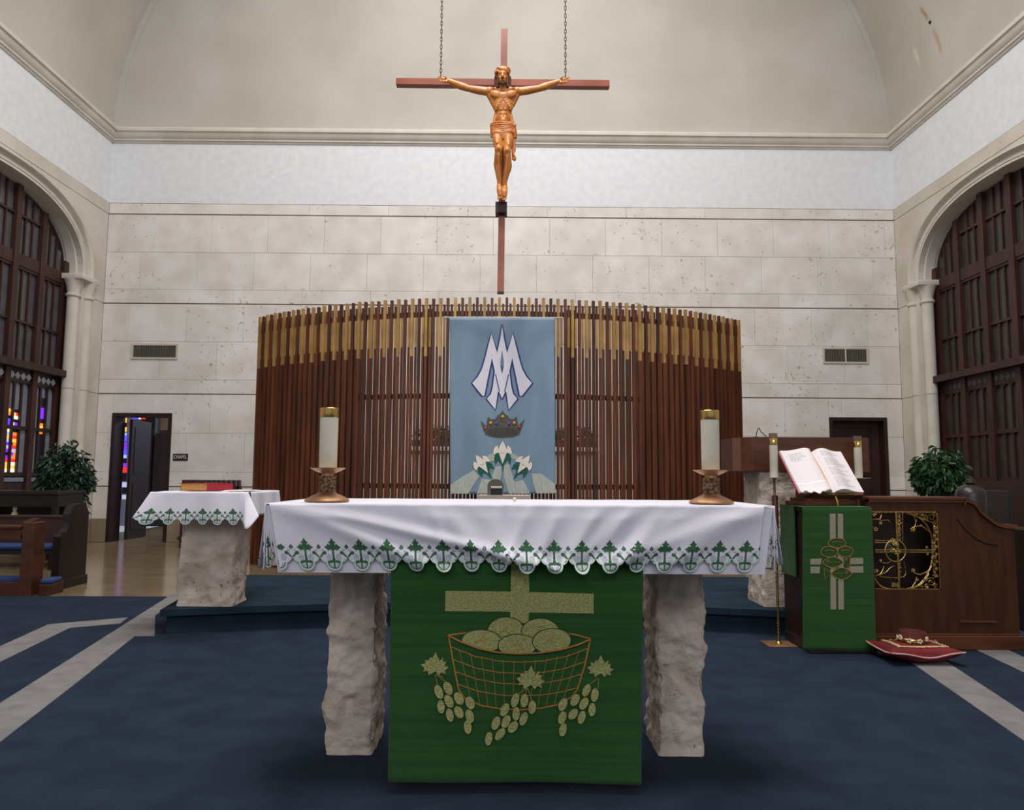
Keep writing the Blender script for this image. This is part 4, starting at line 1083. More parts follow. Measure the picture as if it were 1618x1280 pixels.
def gq(u, v):
    x = (g0.x+(g1.x-g0.x)*u)*(1-v)+(g3.x+(g2.x-g3.x)*u)*v; return gsurf(x, (az+.002)*(1-v)+(g3.z+.004*math.sin(u*7))*v, 0)
MB().grid(24, 40, gq).build('front_drop', green_cloth, gc, smooth=True, auto=None, solid=.0025)
MB().box(g0.x, g1.x, AY-.001, ay1, az-.0015, az+.002).build('top_panel', green_cloth, gc)
MB().box(ax0-.022, ax0-.012, ay0+.14, ay1-.02, .46, az-.001).box(ax0-.022, g0.x+.01, ay0+.14, ay1-.02, az-.0015, az+.0018).build('side_drop', green_cloth, gc)
def apt(zx, zy): p = at(1260+zx/4.923, 790+zy/4.923, Y=AY); return (p.x, p.z)
def adec(polys, mat, name, off): return decal([[apt(*p) for p in q] for q in polys], gsurf, mat, name, gc, off)
for q in ([(250, 107), (296, 107), (300, 852), (256, 852)], [(312, 107), (354, 107), (360, 852), (316, 852)], [(100, 458), (510, 450), (512, 500), (100, 503)], [(100, 519), (512, 515), (513, 566), (102, 570)]):
    adec([q], beige_strip, 'ribbon_bar', .0015)
for e in ((306, 335, 70, 38), (246, 402, 66, 42), (371, 401, 60, 42)):
    adec([ell(*e, 20)], green_cloth, 'loaf', .0032); adec(stroke(ell(*e, 24), 6, True)+stroke([(e[0]-e[2]*.6, e[1]-8), (e[0], e[1]-14), (e[0]+e[2]*.6, e[1]-8)], 4), gold_line, 'loaf_outline', .0045)
def fish(cx, cy, L, H, s):
    body_ = [(cx+s*(-L+2*L*t), cy-H*math.sin(PI*t)**.8) for t in [i/10 for i in range(11)]]+[(cx+s*(-L+2*L*t), cy+H*math.sin(PI*t)**.8) for t in [i/10 for i in range(9, 0, -1)]]
    tail = [(cx+s*L*.96, cy), (cx+s*(L+56), cy-46), (cx+s*(L+50), cy+46)]
    adec([body_, tail], green_cloth, 'fish', .0032)
    adec(stroke(body_, 6, True)+stroke(tail, 6, True)+stroke(ell(cx-s*L*.45, cy-8, 9, 9, 10), 4, True)+stroke([(cx-s*L*.1, cy), (cx+s*L*.7, cy)], 3), gold_line, 'fish_outline', .0045)
fish(272, 484, 82, 42, 1); fish(342, 572, 82, 46, -1)

# sloping wooden book stand and the big open book
psi, tau = math.radians(14), math.radians(52)
tl, tr = at(1230, 714, Y=5.12), at(1347, 711, Y=5.12)
e1 = Vector((math.cos(psi), math.sin(psi), 0)); e2 = Vector((math.sin(psi)*math.cos(tau), -math.cos(psi)*math.cos(tau), -math.sin(tau)))
e3 = e1.cross(e2).normalized()
if e3.y > 0: e3 = -e3
BW = .485; BH = .345
O = at(1230, 714, Y=5.055)                       # top left corner of the open book
mid = O+e1*BW/2+e2*BH
bs = empty('book_stand', (2.09, 5.0, az+.002), 'sloping wooden book stand on the green-covered lectern', 'book stand')
def bkp(u, v, h): return O+e1*u+e2*v+e3*h
b = MB()
c8 = [bkp(u, v_, h) for h in (-.010, -.032) for u, v_ in ((.05, .04), (BW-.03, .04), (BW-.03, BH+.01), (.05, BH+.01))]
vv = [b.b.verts.new(p_) for p_ in c8]
for q in ((0, 1, 2, 3), (7, 6, 5, 4), (0, 4, 5, 1), (1, 5, 6, 2), (2, 6, 7, 3), (3, 7, 4, 0)): b.b.faces.new([vv[i] for i in q])
b.build('slope', oak_h, bs)
zb = bkp(BW/2, BH, 0).z
b = MB(); b.box(-.19, .19, -.10, .12, az+.003, az+.032, .004).box(-.165, .165, -.085, .10, az+.032, az+.052, .003).box(-.12, .12, .0, .10, az+.052, az+.16)
cpt = bkp(BW/2, BH*.62, 0)
b.xf(Matrix.Translation((2.095, 5.0, 0)) @ Matrix.Rotation(psi, 4, 'Z')); b.build('base', oak_h, bs)
c8 = [bkp(u, v_, h) for h in (.012, -.036) for u, v_ in ((.10, BH+.004), (BW-.02, BH+.004), (BW-.02, BH+.024), (.10, BH+.024))]
b = MB(); vv = [b.b.verts.new(p_) for p_ in c8]
for q in ((0, 1, 2, 3), (7, 6, 5, 4), (0, 4, 5, 1), (1, 5, 6, 2), (2, 6, 7, 3), (3, 7, 4, 0)): b.b.faces.new([vv[i] for i in q])
b.build('ledge', oak_h, bs)
ob = empty('open_book', tuple(bkp(BW/2, BH, 0)), 'large open book with white pages and a gold ribbon on the wooden book stand', 'book')
def page_h(u):
    t = u/BW*2-1                      # -1..1, spine at 0.05
    t = (t-.02); a = abs(t)
    return .012+.034*math.exp(-((a-.28)/.30)**2)-.030*math.exp(-(a/.07)**2)
def sheet(u, v): return bkp(u*BW, v*BH+(.012*math.sin(u*PI*2.0)*(1 if v > .9 else 0)), page_h(u*BW))
def pages(side):
    u0, u1 = (0.006, .51) if side == 0 else (.51, .994)
    b = MB()
    n = 26; m_ = 8
    top = [[b.b.verts.new(bkp((u0+(u1-u0)*i/n)*BW, BH*j/m_-(.0), page_h((u0+(u1-u0)*i/n)*BW))) for j in range(m_+1)] for i in range(n+1)]
    bot = [[b.b.verts.new(bkp((u0+(u1-u0)*i/n)*BW, BH*j/m_, -.003)) for j in range(m_+1)] for i in range(n+1)]
    for i in range(n):
        for j in range(m_):
            b.b.faces.new((top[i][j], top[i+1][j], top[i+1][j+1], top[i][j+1])); b.b.faces.new((bot[i][j+1], bot[i+1][j+1], bot[i+1][j], bot[i][j]))
        b.b.faces.new((bot[i][0], bot[i+1][0], top[i+1][0], top[i][0])); b.b.faces.new((top[i][m_], top[i+1][m_], bot[i+1][m_], bot[i][m_]))
    for i in (0, n):
        for j in range(m_): b.b.faces.new((top[i][j], top[i][j+1], bot[i][j+1], bot[i][j]))
    return b.build('page_block', paper, ob, smooth=True, auto=40)
pages(0); pages(1)
# loose lower corner of the left pages curling forward
def curl(u, v):
    uu = .008+.50*u
    drop = .028*math.exp(-((uu-.26)/.13)**2)*v+.008*math.sin(uu*60)*v*(1 if uu < .3 else 0)
    return bkp(uu*BW, BH*(.80+.20*v)+drop, page_h(uu*BW)+.002+.012*v*v*math.exp(-((uu-.2)/.15)**2))
MB().grid(40, 8, curl).build('curling_page', paper, ob, smooth=True, auto=None, solid=.001)
b = MB()
vv = [bkp(u, v_, h) for h in (-.003, -.008) for u, v_ in ((-.004, -.004), (BW+.004, -.004), (BW+.004, BH+.003), (-.004, BH+.003))]
vv = [b.b.verts.new(p_) for p_ in vv]
for q in ((0, 1, 2, 3), (7, 6, 5, 4), (0, 4, 5, 1), (1, 5, 6, 2), (2, 6, 7, 3), (3, 7, 4, 0)): b.b.faces.new([vv[i] for i in q])
b.build('cover', book_red, ob)
def pg(u, v, off): return bkp(u, v, page_h(u)+.0008+off)
lines = []
rn = random.Random(3)
for j in range(26):
    v_ = .022+j*.0117
    if j in (4, 11, 18): continue
    x = .285; xe = .285+rn.uniform(.09, .165)
    while x < xe:
        wl_ = rn.uniform(.008, .024); lines.append([(x, v_), (min(x+wl_, xe), v_), (min(x+wl_, xe), v_+.0034), (x, v_+.0034)]); x += wl_+.005
for j in range(6):
    v_ = .034+j*.0117; x = .045+.01*(j % 2); xe = .045+rn.uniform(.08, .13)-j*.008
    while x < xe:
        wl_ = rn.uniform(.008, .024); lines.append([(x, v_), (x+wl_, v_), (x+wl_, v_+.0034), (x, v_+.0034)]); x += wl_+.005
decal(lines, pg, ink, 'text_lines', ob, .0)['kind'] = 'stuff'
rp = []
cu_ = BW*.505
for i in range(14):
    t = i/13; rp.append(bkp(cu_+.0+.012*t, BH*t*1.0, page_h(BW*.51)+.006+.004*math.sin(t*3)))
end = rp[-1]; rp += [end+Vector((.006, -.012, -.02)), end+Vector((.012, -.02, -.05)), end+Vector((.016, -.024, -.085))]
b = MB(); L_ = [b.b.verts.new(p_-e1*.006) for p_ in rp]; R_ = [b.b.verts.new(p_+e1*.006) for p_ in rp]
for i in range(len(rp)-1): b.b.faces.new((L_[i], R_[i], R_[i+1], L_[i+1]))
b.build('ribbon', ribbon_m, ob, smooth=True, auto=None, solid=.001)

# ================================================================ CHOIR DESK WITH BRASS GRILLE
DY = 4.90
dk = empty('choir_desk', (2.85, DY+.1, .010), 'carved oak prie-dieu desk with brass grille and swept right end beside the lectern', 'desk')
def dp(px, py): p_ = at(px, py, Y=DY); return (p_.x, p_.z)
D0 = 2.365; Gx0, Gx1, Gz0, Gz1 = 2.385, dp(1485, 870)[0], dp(1485, 932)[1], dp(1485, 808)[1]
XT = dp(1520, 778)[0]; ZTp = dp(1450, 790)[1]; XR_ = dp(1606, 900)[0]
top = [(D0, ZTp), (XT, ZTp), (XT, ZTp-.045)]
curve = [dp(1524, 793), dp(1538, 799), dp(1548, 812), dp(1560, 822), dp(1574, 831), dp(1590, 835)]
sw = [(p_.x, p_.y) for p_ in smooth_pts([Vector((a_[0], a_[1], 0)) for a_ in curve], 6)]
outl = [(D0, .10), (Gx0, .10), (Gx0, Gz1), (Gx1, Gz1), (Gx1, Gz0), (Gx0+.0005, Gz0), (Gx0+.0005, .10), (XR_, .10), (XR_, sw[-1][1])]+sw[::-1]+[(XT, ZTp-.045), (XT, ZTp), (D0, ZTp)]
MB().xz(outl, DY, DY+.045).build('front_panel', oak, dk)
MB().box(D0, XT+.014, DY-.022, DY+.14, ZTp, ZTp+.020, .004).box(D0, XT+.004, DY-.012, DY+.045, ZTp-.016, ZTp).build('top_rail', oak_h, dk)
b = MB(); nsw = len(sw)
full = [(XT-.0, ZTp-.045)]+sw+[(XR_+.012, sw[-1][1])]
for i in range(len(full)-1):
    (x0, z0), (x1, z1) = full[i], full[i+1]
    b.prism([(x0, z0), (x1, z1), (x1, z1+.024), (x0, z0+.024)], lambda t: (t[0], DY-.02, t[1]), lambda t: (t[0], DY+.10, t[1]))
bmesh.ops.remove_doubles(b.b, verts=b.b.verts[:], dist=1e-5)
b.build('swept_rail', oak_h, dk)
cc = [dp(1512, 818), dp(1522, 832), dp(1536, 846), dp(1550, 855), dp(1562, 859), dp(1576, 861)]
MB().tube([Vector((x, DY-.001, z)) for x, z in [(p_.x, p_.y) for p_ in smooth_pts([Vector((a_[0], a_[1], 0)) for a_ in cc], 5)]], .006, 8).build('carved_groove', dark_wood, dk, smooth=True)
MB().box(D0, XR_+.01, DY-.018, DY+.06, .010, .10, .006).box(D0, XR_, DY-.010, DY, .10, .112, .003).build('plinth', oak_h, dk)
a_, b_2 = dp(1515, 982), dp(1575, 982); MB().box(a_[0], b_2[0], DY-.008, DY+.0, a_[1]-.008, a_[1]+.006, .002).build('bead_moulding', oak_h, dk)
MB().box(D0, XR_, DY+.045, DY+.30, .012, .05).build('kneeler_board', oak_h, dk)
MB().box(XR_-.04, XR_, DY+.045, DY+.28, .05, .60).build('end_panel', oak, dk)
MB().box(D0, D0+.04, DY+.045, DY+.28, .05, .90).build('end_panel', oak, dk)
MB().box(D0+.04, XR_-.04, DY+.20, DY+.22, .05, .60).box(D0+.04, XT-.02, DY+.20, DY+.22, .60, .98).build('inner_panel', dark_wood, dk)
# grille
gr = empty('x', (0, 0, 0)); bpy.data.objects.remove(gr)
def gpt(x, y, o=.0): p_ = at(1360+x/8, 790+y/8, Y=DY+.012); return Vector((p_.x, DY+.012-o, p_.z))
gb = MB()
cg = gpt(435, 645)
gb.box(Gx0, Gx1, DY+.004, DY+.020, Gz1-.010, Gz1); gb.box(Gx0, Gx1, DY+.004, DY+.020, Gz0, Gz0+.008); gb.box(Gx1-.008, Gx1, DY+.004, DY+.020, Gz0, Gz1)
grl = gb.build('grille', brass, dk)
def tb(pts, r, name='scroll', seg=6, o=0):
    q = smooth_pts([gpt(x, y, o) for x, y in pts], 4)
    return MB().tube(q, r, seg).build(name, brass, grl, smooth=True)
for y0_, y1_, xx in ((620, 636, 880), (648, 664, 880), (505, 518, 360), (530, 545, 360)):
    if xx == 880: MB().box(gpt(150, 0).x, gpt(xx, 0).x, DY-.0, DY+.014, gpt(0, y1_).z, gpt(0, y0_).z, .002).build('cross_bar', brass, grl)
    else: MB().box(gpt(150, 0).x, gpt(xx, 0).x, DY+.006, DY+.020, gpt(0, y1_).z, gpt(0, y0_).z, .002).build('cross_bar', brass, grl)
MB().box(gpt(418, 0).x, gpt(442, 0).x, DY-.0, DY+.014, gpt(0, 1115).z, gpt(0, 150).z, .002).build('cross_bar', brass, grl)
def blossom(x, y, r=.011):
    c_ = gpt(x, y, .006); b_ = MB()
    for k_ in range(5):
        t = k_*2*PI/5+.3; b_.ball(c_+Vector((math.cos(t)*r*.75, -.002, math.sin(t)*r*.75)), r*.5, (1, .6, 1), 1)
    b_.ball(c_+Vector((0, -.005, 0)), r*.42, (1, 1, 1), 1)
    b_.build('blossom', brass, grl, smooth=True)
ring = [(620, 150), (700, 200), (790, 270), (860, 370), (895, 480), (905, 640), (895, 790), (860, 900), (800, 1000), (720, 1080), (640, 1112), (540, 1125), (435, 1128), (330, 1120), (240, 1080), (190, 1020), (160, 960)]
tb(ring, .0052, 'ring')
tb([(560, 160), (650, 190), (770, 235), (850, 265)], .0045); tb([(590, 150), (660, 200), (692, 262), (686, 330), (655, 368)], .004); blossom(652, 372, .015)
tb([(880, 410), (820, 365), (755, 328), (695, 340)], .004); blossom(755, 326, .008); blossom(692, 262, .006)
tb([(895, 830), (860, 890), (800, 925), (735, 942), (670, 922)], .0055); blossom(655, 890, .012)
tb([(640, 1110), (690, 1040), (706, 975)], .0035); tb([(640, 1115), (740, 1080), (820, 1000), (860, 930)], .0055); blossom(712, 1010, .007); blossom(795, 1008, .008)
blossom(425, 1075, .013); blossom(398, 1058, .008); blossom(465, 1058, .008); blossom(400, 1085, .008); blossom(460, 1085, .008)
blossom(826, 598, .008); blossom(838, 684, .008)
tb([(150, 190), (200, 160), (260, 175), (240, 240), (180, 245)], .004); tb([(160, 205), (215, 165), (225, 150)], .004); blossom(245, 295, .011); blossom(185, 370, .013)
tb([(150, 250), (210, 240), (270, 262), (340, 255), (380, 290)], .0035); tb([(150, 340), (175, 360)], .003)
tb([(160, 925), (200, 900), (190, 880)], .003); blossom(195, 895, .011); blossom(245, 765, .009)
tb([(265, 790), (320, 800), (382, 780)], .0035); tb([(165, 965), (240, 940), (280, 880), (292, 830)], .004); tb([(240, 945), (320, 910), (370, 860), (420, 835)], .004)
def spiral(cx, cy, R0, turns, a0, s=1, r=.0030):
    n_ = int(14*turns); pts = [(cx+R0*(1-i/n_*.85)*math.cos(a0+s*2*PI*turns*i/n_), cy+R0*(1-i/n_*.85)*math.sin(a0+s*2*PI*turns*i/n_)) for i in range(n_+1)]
    MB().tube([gpt(x, y) for x, y in pts], r, 5).build('scroll', brass, grl, smooth=True)
for cx, cy, R0, s in ((890, 225, 62, 1), (820, 215, 34, -1), (930, 300, 30, -1), (760, 180, 28, 1), (935, 185, 30, 1), (700, 170, 22, -1), (890, 1040, 62, 1), (945, 1085, 30, -1), (830, 1085, 32, -1), (935, 960, 34, -1), (770, 1095, 22, 1)):
    spiral(cx, cy, R0, 1.6, random.uniform(0, 6), s)
for y_ in range(340, 940, 46):
    xo = 940-8*math.sin((y_-340)/600*PI)
    spiral(xo, y_, 26, 1.2, y_*.7, 1 if (y_//46) % 2 else -1, .0032); blossom(xo+(-14 if (y_//46) % 2 else 16), y_+22, .0085)
for y_ in range(190, 520, 48):
    spiral(488, y_, 24, 1.1, y_*.9, 1 if (y_//48) % 2 else -1, .0030); blossom(478, y_+24, .008)
for y_ in range(800, 960, 50): spiral(486, y_, 24, 1.2, y_*.9, 1, .0030)
tb([(530, 150), (530, 520)], .0025); tb([(545, 780), (548, 970), (240, 972)], .0025)
mz = MB(); mc = gpt(430, 640)
for R0, rr in ((132/8*.00413, .005),):
    mz.tube([mc+Vector((.066*math.cos(t), -.006, .070*math.sin(t))) for t in [2*PI*i/32 for i in range(33)]], .0055, 8, cap=False)
mz.build('medallion_ring', brass, grl, smooth=True)
MB().lathe([(.058, 0), (.058, .004), (.03, .012), (.002, .014)], (0, 0, 0), 32).xf(Matrix.Translation((mc.x, DY+.024, mc.z)) @ Matrix.Rotation(PI/2, 4, 'X')).build('medallion', M('green_enamel', (26, 40, 28), .3, .3), grl, smooth=True)
for x, y, r in ((390, 630, .015), (425, 640, .013), (470, 648, .016), (440, 668, .012), (400, 510, .014), (425, 540, .015), (380, 525, .010), (450, 565, .012), (410, 560, .010)): blossom(x, y, r)

# ================================================================ PROCESSIONAL CANDLES
def floor_candle(x, y, z0, lab1, lab2):
    s = empty('processional_candle_stand', (x, y, .010), lab1, 'candle stand', 'tall processional candle stands')
    MB().box(x-.094, x+.094, y-.085, y+.085, .010, .018, .003).build('base_plate', bronze, s)
    MB().lathe([(.020, 0), (.018, .008), (.010, .014), (.0085, .03), (.0085, .53)], (x, y, .018), 20).build('lower_pole', brass, s, smooth=True)
    MB().lathe([(.016, .0), (.019, .006), (.0195, .43), (.016, .436)], (x, y, .545), 24).build('wooden_grip', M('grip_'+str(round(x, 1)), (84, 26, 20), .4), s, smooth=True, auto=40)
    MB().lathe([(.0075, .0), (.0075, .105), (.012, .112)], (x, y, .981), 16).build('upper_pole', bronze, s, smooth=True)
    MB().lathe([(.012, .0), (.080, .004), (.081, .007), (.012, .009)], (x, y, 1.093), 36).build('drip_pan', band_silver, s, smooth=True, auto=40)
    c = empty('processional_candle', (x, y, 1.102), lab2, 'candle', 'candles on the processional stands')
    MB().lathe([(.0255, 0), (.0265, .002), (.0265, .215)], (x, y, 1.102), 30).build('wax', wax, c, smooth=True, auto=40)
    MB().lathe([(.0272, 0), (.0276, .002), (.0276, .042), (.0260, .044)], (x, y, 1.317), 30).build('brass_follower', brass_smooth, c, smooth=True, auto=40)
    MB().lathe([(.027, 0), (.027, .035), (.0255, .035), (.0255, 0)], (x, y, 1.361), 30, cap=False).build('glass_shield', dim_glass, c, smooth=True, auto=40)
dim_glass = M('clear_shield', (190, 170, 150), .08, trans=.85)
p = at(1223, 755, Y=5.03); floor_candle(1.800, 5.03, 0, 'brass and wood processional candle stand between the altar and the lectern', 'slim ivory candle left of the open book')
p = at(1357, 753, Y=5.32); floor_candle(p.x, 5.32, 0, 'processional candle stand half hidden behind the open book and the desk', 'slim ivory candle right of the open book')

# ================================================================ STONE PEDESTAL AND WOODEN AMBO BOX BEHIND
pd = empty('ambo', (2.08, 5.65, .18), 'rear ambo: wide wooden reading desk on a rough stone pedestal', 'ambo')
rough_pier('pedestal', pd, 1.84, 2.30, 5.44, 5.84, .18, 1.18, 31.7, amp=.016, taper=.03, res=.018)
xl, xr = at(1187, 690, Y=5.42).x, at(1370, 690, Y=5.42).x; zt_, zb_ = at(1280, 691, Y=5.42).z, at(1280, 745, Y=5.42).z
xf = at(1157, 692, Y=5.56).x
b = MB(); b.prism([(xl, 5.42), (xr, 5.42), (xr+.05, 5.50), (xr+.05, 5.86), (xf, 5.86), (xf, 5.56)], lambda t: (t[0], t[1], zb_), lambda t: (t[0], t[1], zt_))
b.build('desk_box', oak_h, pd)
b = MB(); b.prism([(xl+.006, 5.418), (xf-.002, 5.558), (xf+.004, 5.564), (xl+.012, 5.424)], lambda t: (t[0], t[1], zb_+.002), lambda t: (t[0], t[1], zt_-.002)); b.build('bevel_panel', M('light_oak_bevel', (112, 74, 58), .5), pd)
c = at(1202, 690, Y=5.6)
MB().tube(smooth_pts([Vector((c.x-.035, 5.6, zt_)), Vector((c.x-.03, 5.6, zt_+.04)), Vector((c.x-.02, 5.58, zt_+.076)), Vector((c.x-.005, 5.58, zt_+.05)), Vector((c.x+.03, 5.57, zt_+.012)), Vector((c.x+.028, 5.57, zt_+.002))], 5), .0032, 8).build('microphone', dark_plastic, pd, smooth=True)
MB().lathe([(.012, 0), (.012, .01), (.005, .014)], (c.x-.035, 5.6, zt_), 12).build('microphone_base', dark_plastic, pd, smooth=True)

# ================================================================ RED CUSHION WITH CROWN
p0, p1 = at(1380, 1037, Z=.01), at(1490, 1037, Z=.01)
cxp, cyp, hw = 2.468, 4.615, .212
cu = empty('red_cushion', (cxp, cyp, .013), 'red velvet cushion with gold braid on the carpet right of the lectern', 'cushion')
def cush(u, v, top):
    x, y = 2*u-1, 2*v-1
    e = (1-x*x)**.5*(1-y*y)**.5 if abs(x) < 1 and abs(y) < 1 else 0
    pin = 1-.10*(1-abs(x*y))*max(abs(x), abs(y))
    h = .050*e**.75
    lift = .018*(abs(x)*abs(y))**2+.010*x*x*(abs(y))+.006*math.sin(x*5+y*2)*(1-e)
    return Vector((cxp+x*hw*(1.02 if True else 1)*pin, cyp+y*hw*.72*pin, .062+lift*1.0+(h*1.15 if top else -h*.98)))
MB().grid(28, 28, lambda u, v: cush(u, v, True)).grid(28, 28, lambda u, v: cush(u, v, False)).build('velvet', velvet, cu, smooth=True, auto=None)
edge = [(i/16, 0) for i in range(17)]+[(1, i/16) for i in range(1, 17)]+[(1-i/16, 1) for i in range(1, 17)]+[(0, 1-i/16) for i in range(1, 16)]
ev = [cush(u, v, True) for u, v in edge]; MB().tube(ev+[ev[0]], .005, 6, cap=False).build('piping', piping_m, cu, smooth=True)
ie = [(.5+(u-.5)*.72, .5+(v-.5)*.72) for u, v in edge]
b = MB()
o1 = [cush(u, v, True)+Vector((0, 0, .004)) for u, v in ie]; o2 = [cush(.5+(u-.5)*.83, .5+(v-.5)*.83, True)+Vector((0, 0, .004)) for u, v in ie]
va = [b.b.verts.new(p_) for p_ in o1]; vb = [b.b.verts.new(p_) for p_ in o2]
for i in range(len(va)): j = (i+1) % len(va); b.b.faces.new((va[i], va[j], vb[j], vb[i]))
b.build('gold_braid', trim_gold, cu, solid=.002, face=(0, 0, 1))
for i in range(60):
    t = ie[i % len(ie)]; q_ = cush(t[0]+random.uniform(-.01, .01), t[1]+random.uniform(-.01, .01), True)
    if i % 2: MB().ball(q_+Vector((0, 0, .005)), .0065, (1, 1, .7), 1).build('braid_loop', trim_gold, cu, smooth=True)
zc_ = .126
crn = empty('metal_crown', (cxp-.005, cyp, zc_), 'small gold crown with silver blossoms resting on the red cushion', 'crown')
rr_ = .075; ccx, ccy = cxp+.0, cyp+.015
MB().lathe([(rr_, 0), (rr_+.004, .004), (rr_+.004, .018), (rr_, .022), (rr_-.003, .022), (rr_-.003, 0)], (ccx, ccy, zc_-.006), 40, cap=False).build('band', brass, crn, smooth=True)
MB().lathe([(rr_-.006, .022), (rr_-.004, .060), (rr_-.008, .060), (rr_-.010, .022)], (ccx, ccy, zc_-.006), 40, cap=False).build('velvet_lining', M('crown_lining', (110, 52, 44), .7), crn, smooth=True)
for i in range(9):
    t = -PI/2+i*2*PI/9; c_ = Vector((ccx+math.cos(t)*(rr_+.006), ccy+math.sin(t)*(rr_+.006), zc_+.012+(.006 if i % 2 else -.004)))
    b = MB()
    for k_ in range(5):
        a_ = k_*2*PI/5; tv = Vector((-math.sin(t), math.cos(t), 0))
        b.ball(c_+tv*.010*math.cos(a_)+Vector((0, 0, .010*math.sin(a_))), .0075, (1, 1, 1), 1)
    b.build('blossom', silver, crn, smooth=True)
    MB().tube([c_+Vector((0, 0, -.01)), c_+Vector((0, 0, .03))], .0022, 6).build('stalk', brass, crn, smooth=True)

# ================================================================ CRUCIFIX
CY = 6.60                       # plane of the cross front
cr = empty('crucifix', (-.045, CY, 3.9), 'large wooden crucifix with carved corpus hanging on two chains above the altar', 'crucifix')
def cpx(px, py, y=CY): return at(px, py, Y=y)
a_, b_ = cpx(797, 45), cpx(791, 461)
wv = .030
MB().prism([(a_.x-wv, a_.z), (a_.x+wv, a_.z), (b_.x+wv, b_.z), (b_.x-wv, b_.z)], lambda t: (t[0], CY, t[1]), lambda t: (t[0], CY+.05, t[1])).build('vertical_beam', cross_wood, cr)
MB().box(b_.x-wv-.001, b_.x+wv+.001, CY-.001, CY+.051, b_.z-.012, b_.z+.002).build('end_cap', iron, cr)
l_, r_ = cpx(626, 124), cpx(963, 127); l2, r2 = cpx(626, 134.5), cpx(963, 137)
MB().box(l_.x, r_.x, CY-.012, CY+.060, (l2.z+r2.z)/2, (l_.z+r_.z)/2, .002).build('horizontal_beam', cross_wood, cr)
f0_, f1_ = cpx(783, 323), cpx(801, 340)
MB().box(f0_.x, f1_.x, CY-.075, CY+.06, f1_.z, f0_.z, .003).build('foot_block', foot_wood, cr)
for px in (696.5, 893.5):       # chains with real links
    top = cpx(px, -40, CY-.02); bot = cpx(px, 121, CY-.02); b = MB(); n = 60; step = .038
    z = bot.z+.02; i = 0
    while z < bot.z+2.6:
        b2 = []
        for k_ in range(11):
            t = 2*PI*k_/10; lx, lz = .0085*math.cos(t), .024*math.sin(t)
            b2.append(Vector((bot.x+(lx if i % 2 else 0), bot.y+(0 if i % 2 else lx), z+lz)))
        b.tube(b2, .0036, 5, cap=False); z += step; i += 1
    b.build('chain', iron, cr, smooth=True, kind='stuff')
    MB().tube([Vector((bot.x, bot.y, bot.z+.02)), Vector((bot.x-.006, bot.y, bot.z-.02)), Vector((bot.x-.004, bot.y+.02, bot.z-.035))], .004, 6).build('chain_hook', iron, cr, smooth=True)

FY = CY-.075                    # depth of the body's middle
K = .00107
def fp(zx, zy, dy=0.): p_ = at(690+zx/5.118, 90+zy/5.118, Y=FY); p_.y = FY+dy; return p_
def capsule(b, a, c, ra, rb, seg=14, sx=1.0):
    n = 7
    pts = [a.lerp(c, i/n) for i in range(n+1)]; rs = [ra+(rb-ra)*i/n for i in range(n+1)]
    d = (c-a).normalized()
    P, Rr = [], []
    for t in (-.92, -.7, -.38): P.append(a+d*ra*t); Rr.append(ra*math.sqrt(1-t*t))
    P += pts; Rr += rs
    for t in (.38, .7, .92): P.append(c+d*rb*t); Rr.append(rb*math.sqrt(1-t*t))
    b.tube(P, Rr, seg)
def fused(name, parent, fn, mat, voxel=.005, smooth_it=3):
    b = MB(); fn(b)
    me = bpy.data.meshes.new('tmp'); bmesh.ops.recalc_face_normals(b.b, faces=b.b.faces[:]); b.b.to_mesh(me); b.b.free()
    o = bpy.data.objects.new('tmp', me); C.objects.link(o)
    r = o.modifiers.new('r', 'REMESH'); r.mode = 'VOXEL'; r.voxel_size = voxel; r.use_smooth_shade = True
    s = o.modifiers.new('s', 'SMOOTH'); s.factor = .5; s.iterations = smooth_it
    dg = bpy.context.evaluated_depsgraph_get(); dg.update()
    m2 = bpy.data.meshes.new_from_object(o.evaluated_get(dg)); bpy.data.objects.remove(o)
    m2.name = name; m2.transform(WM[parent].inverted()); m2.materials.clear(); m2.materials.append(mat)
    for p_ in m2.polygons: p_.use_smooth = True
    q = bpy.data.objects.new(name, m2); link(q, parent); return q
def cap(b, x0, y0, r0, x1, y1, r1, d0=0, d1=None): capsule(b, fp(x0, y0, d0), fp(x1, y1, d0 if d1 is None else d1), r0*K, r1*K)
def blob(b, x, y, rx, rz, ry, dy=0, rotd=0):
    g = bmesh.ops.create_icosphere(b.b, subdivisions=3, radius=1)
    m = Matrix.Translation(fp(x, y, dy)) @ Matrix.Rotation(math.radians(rotd), 4, 'Y') @ Matrix.Diagonal((rx*K, ry*K, rz*K, 1))
    bmesh.ops.transform(b.b, matrix=m, verts=g['verts'])
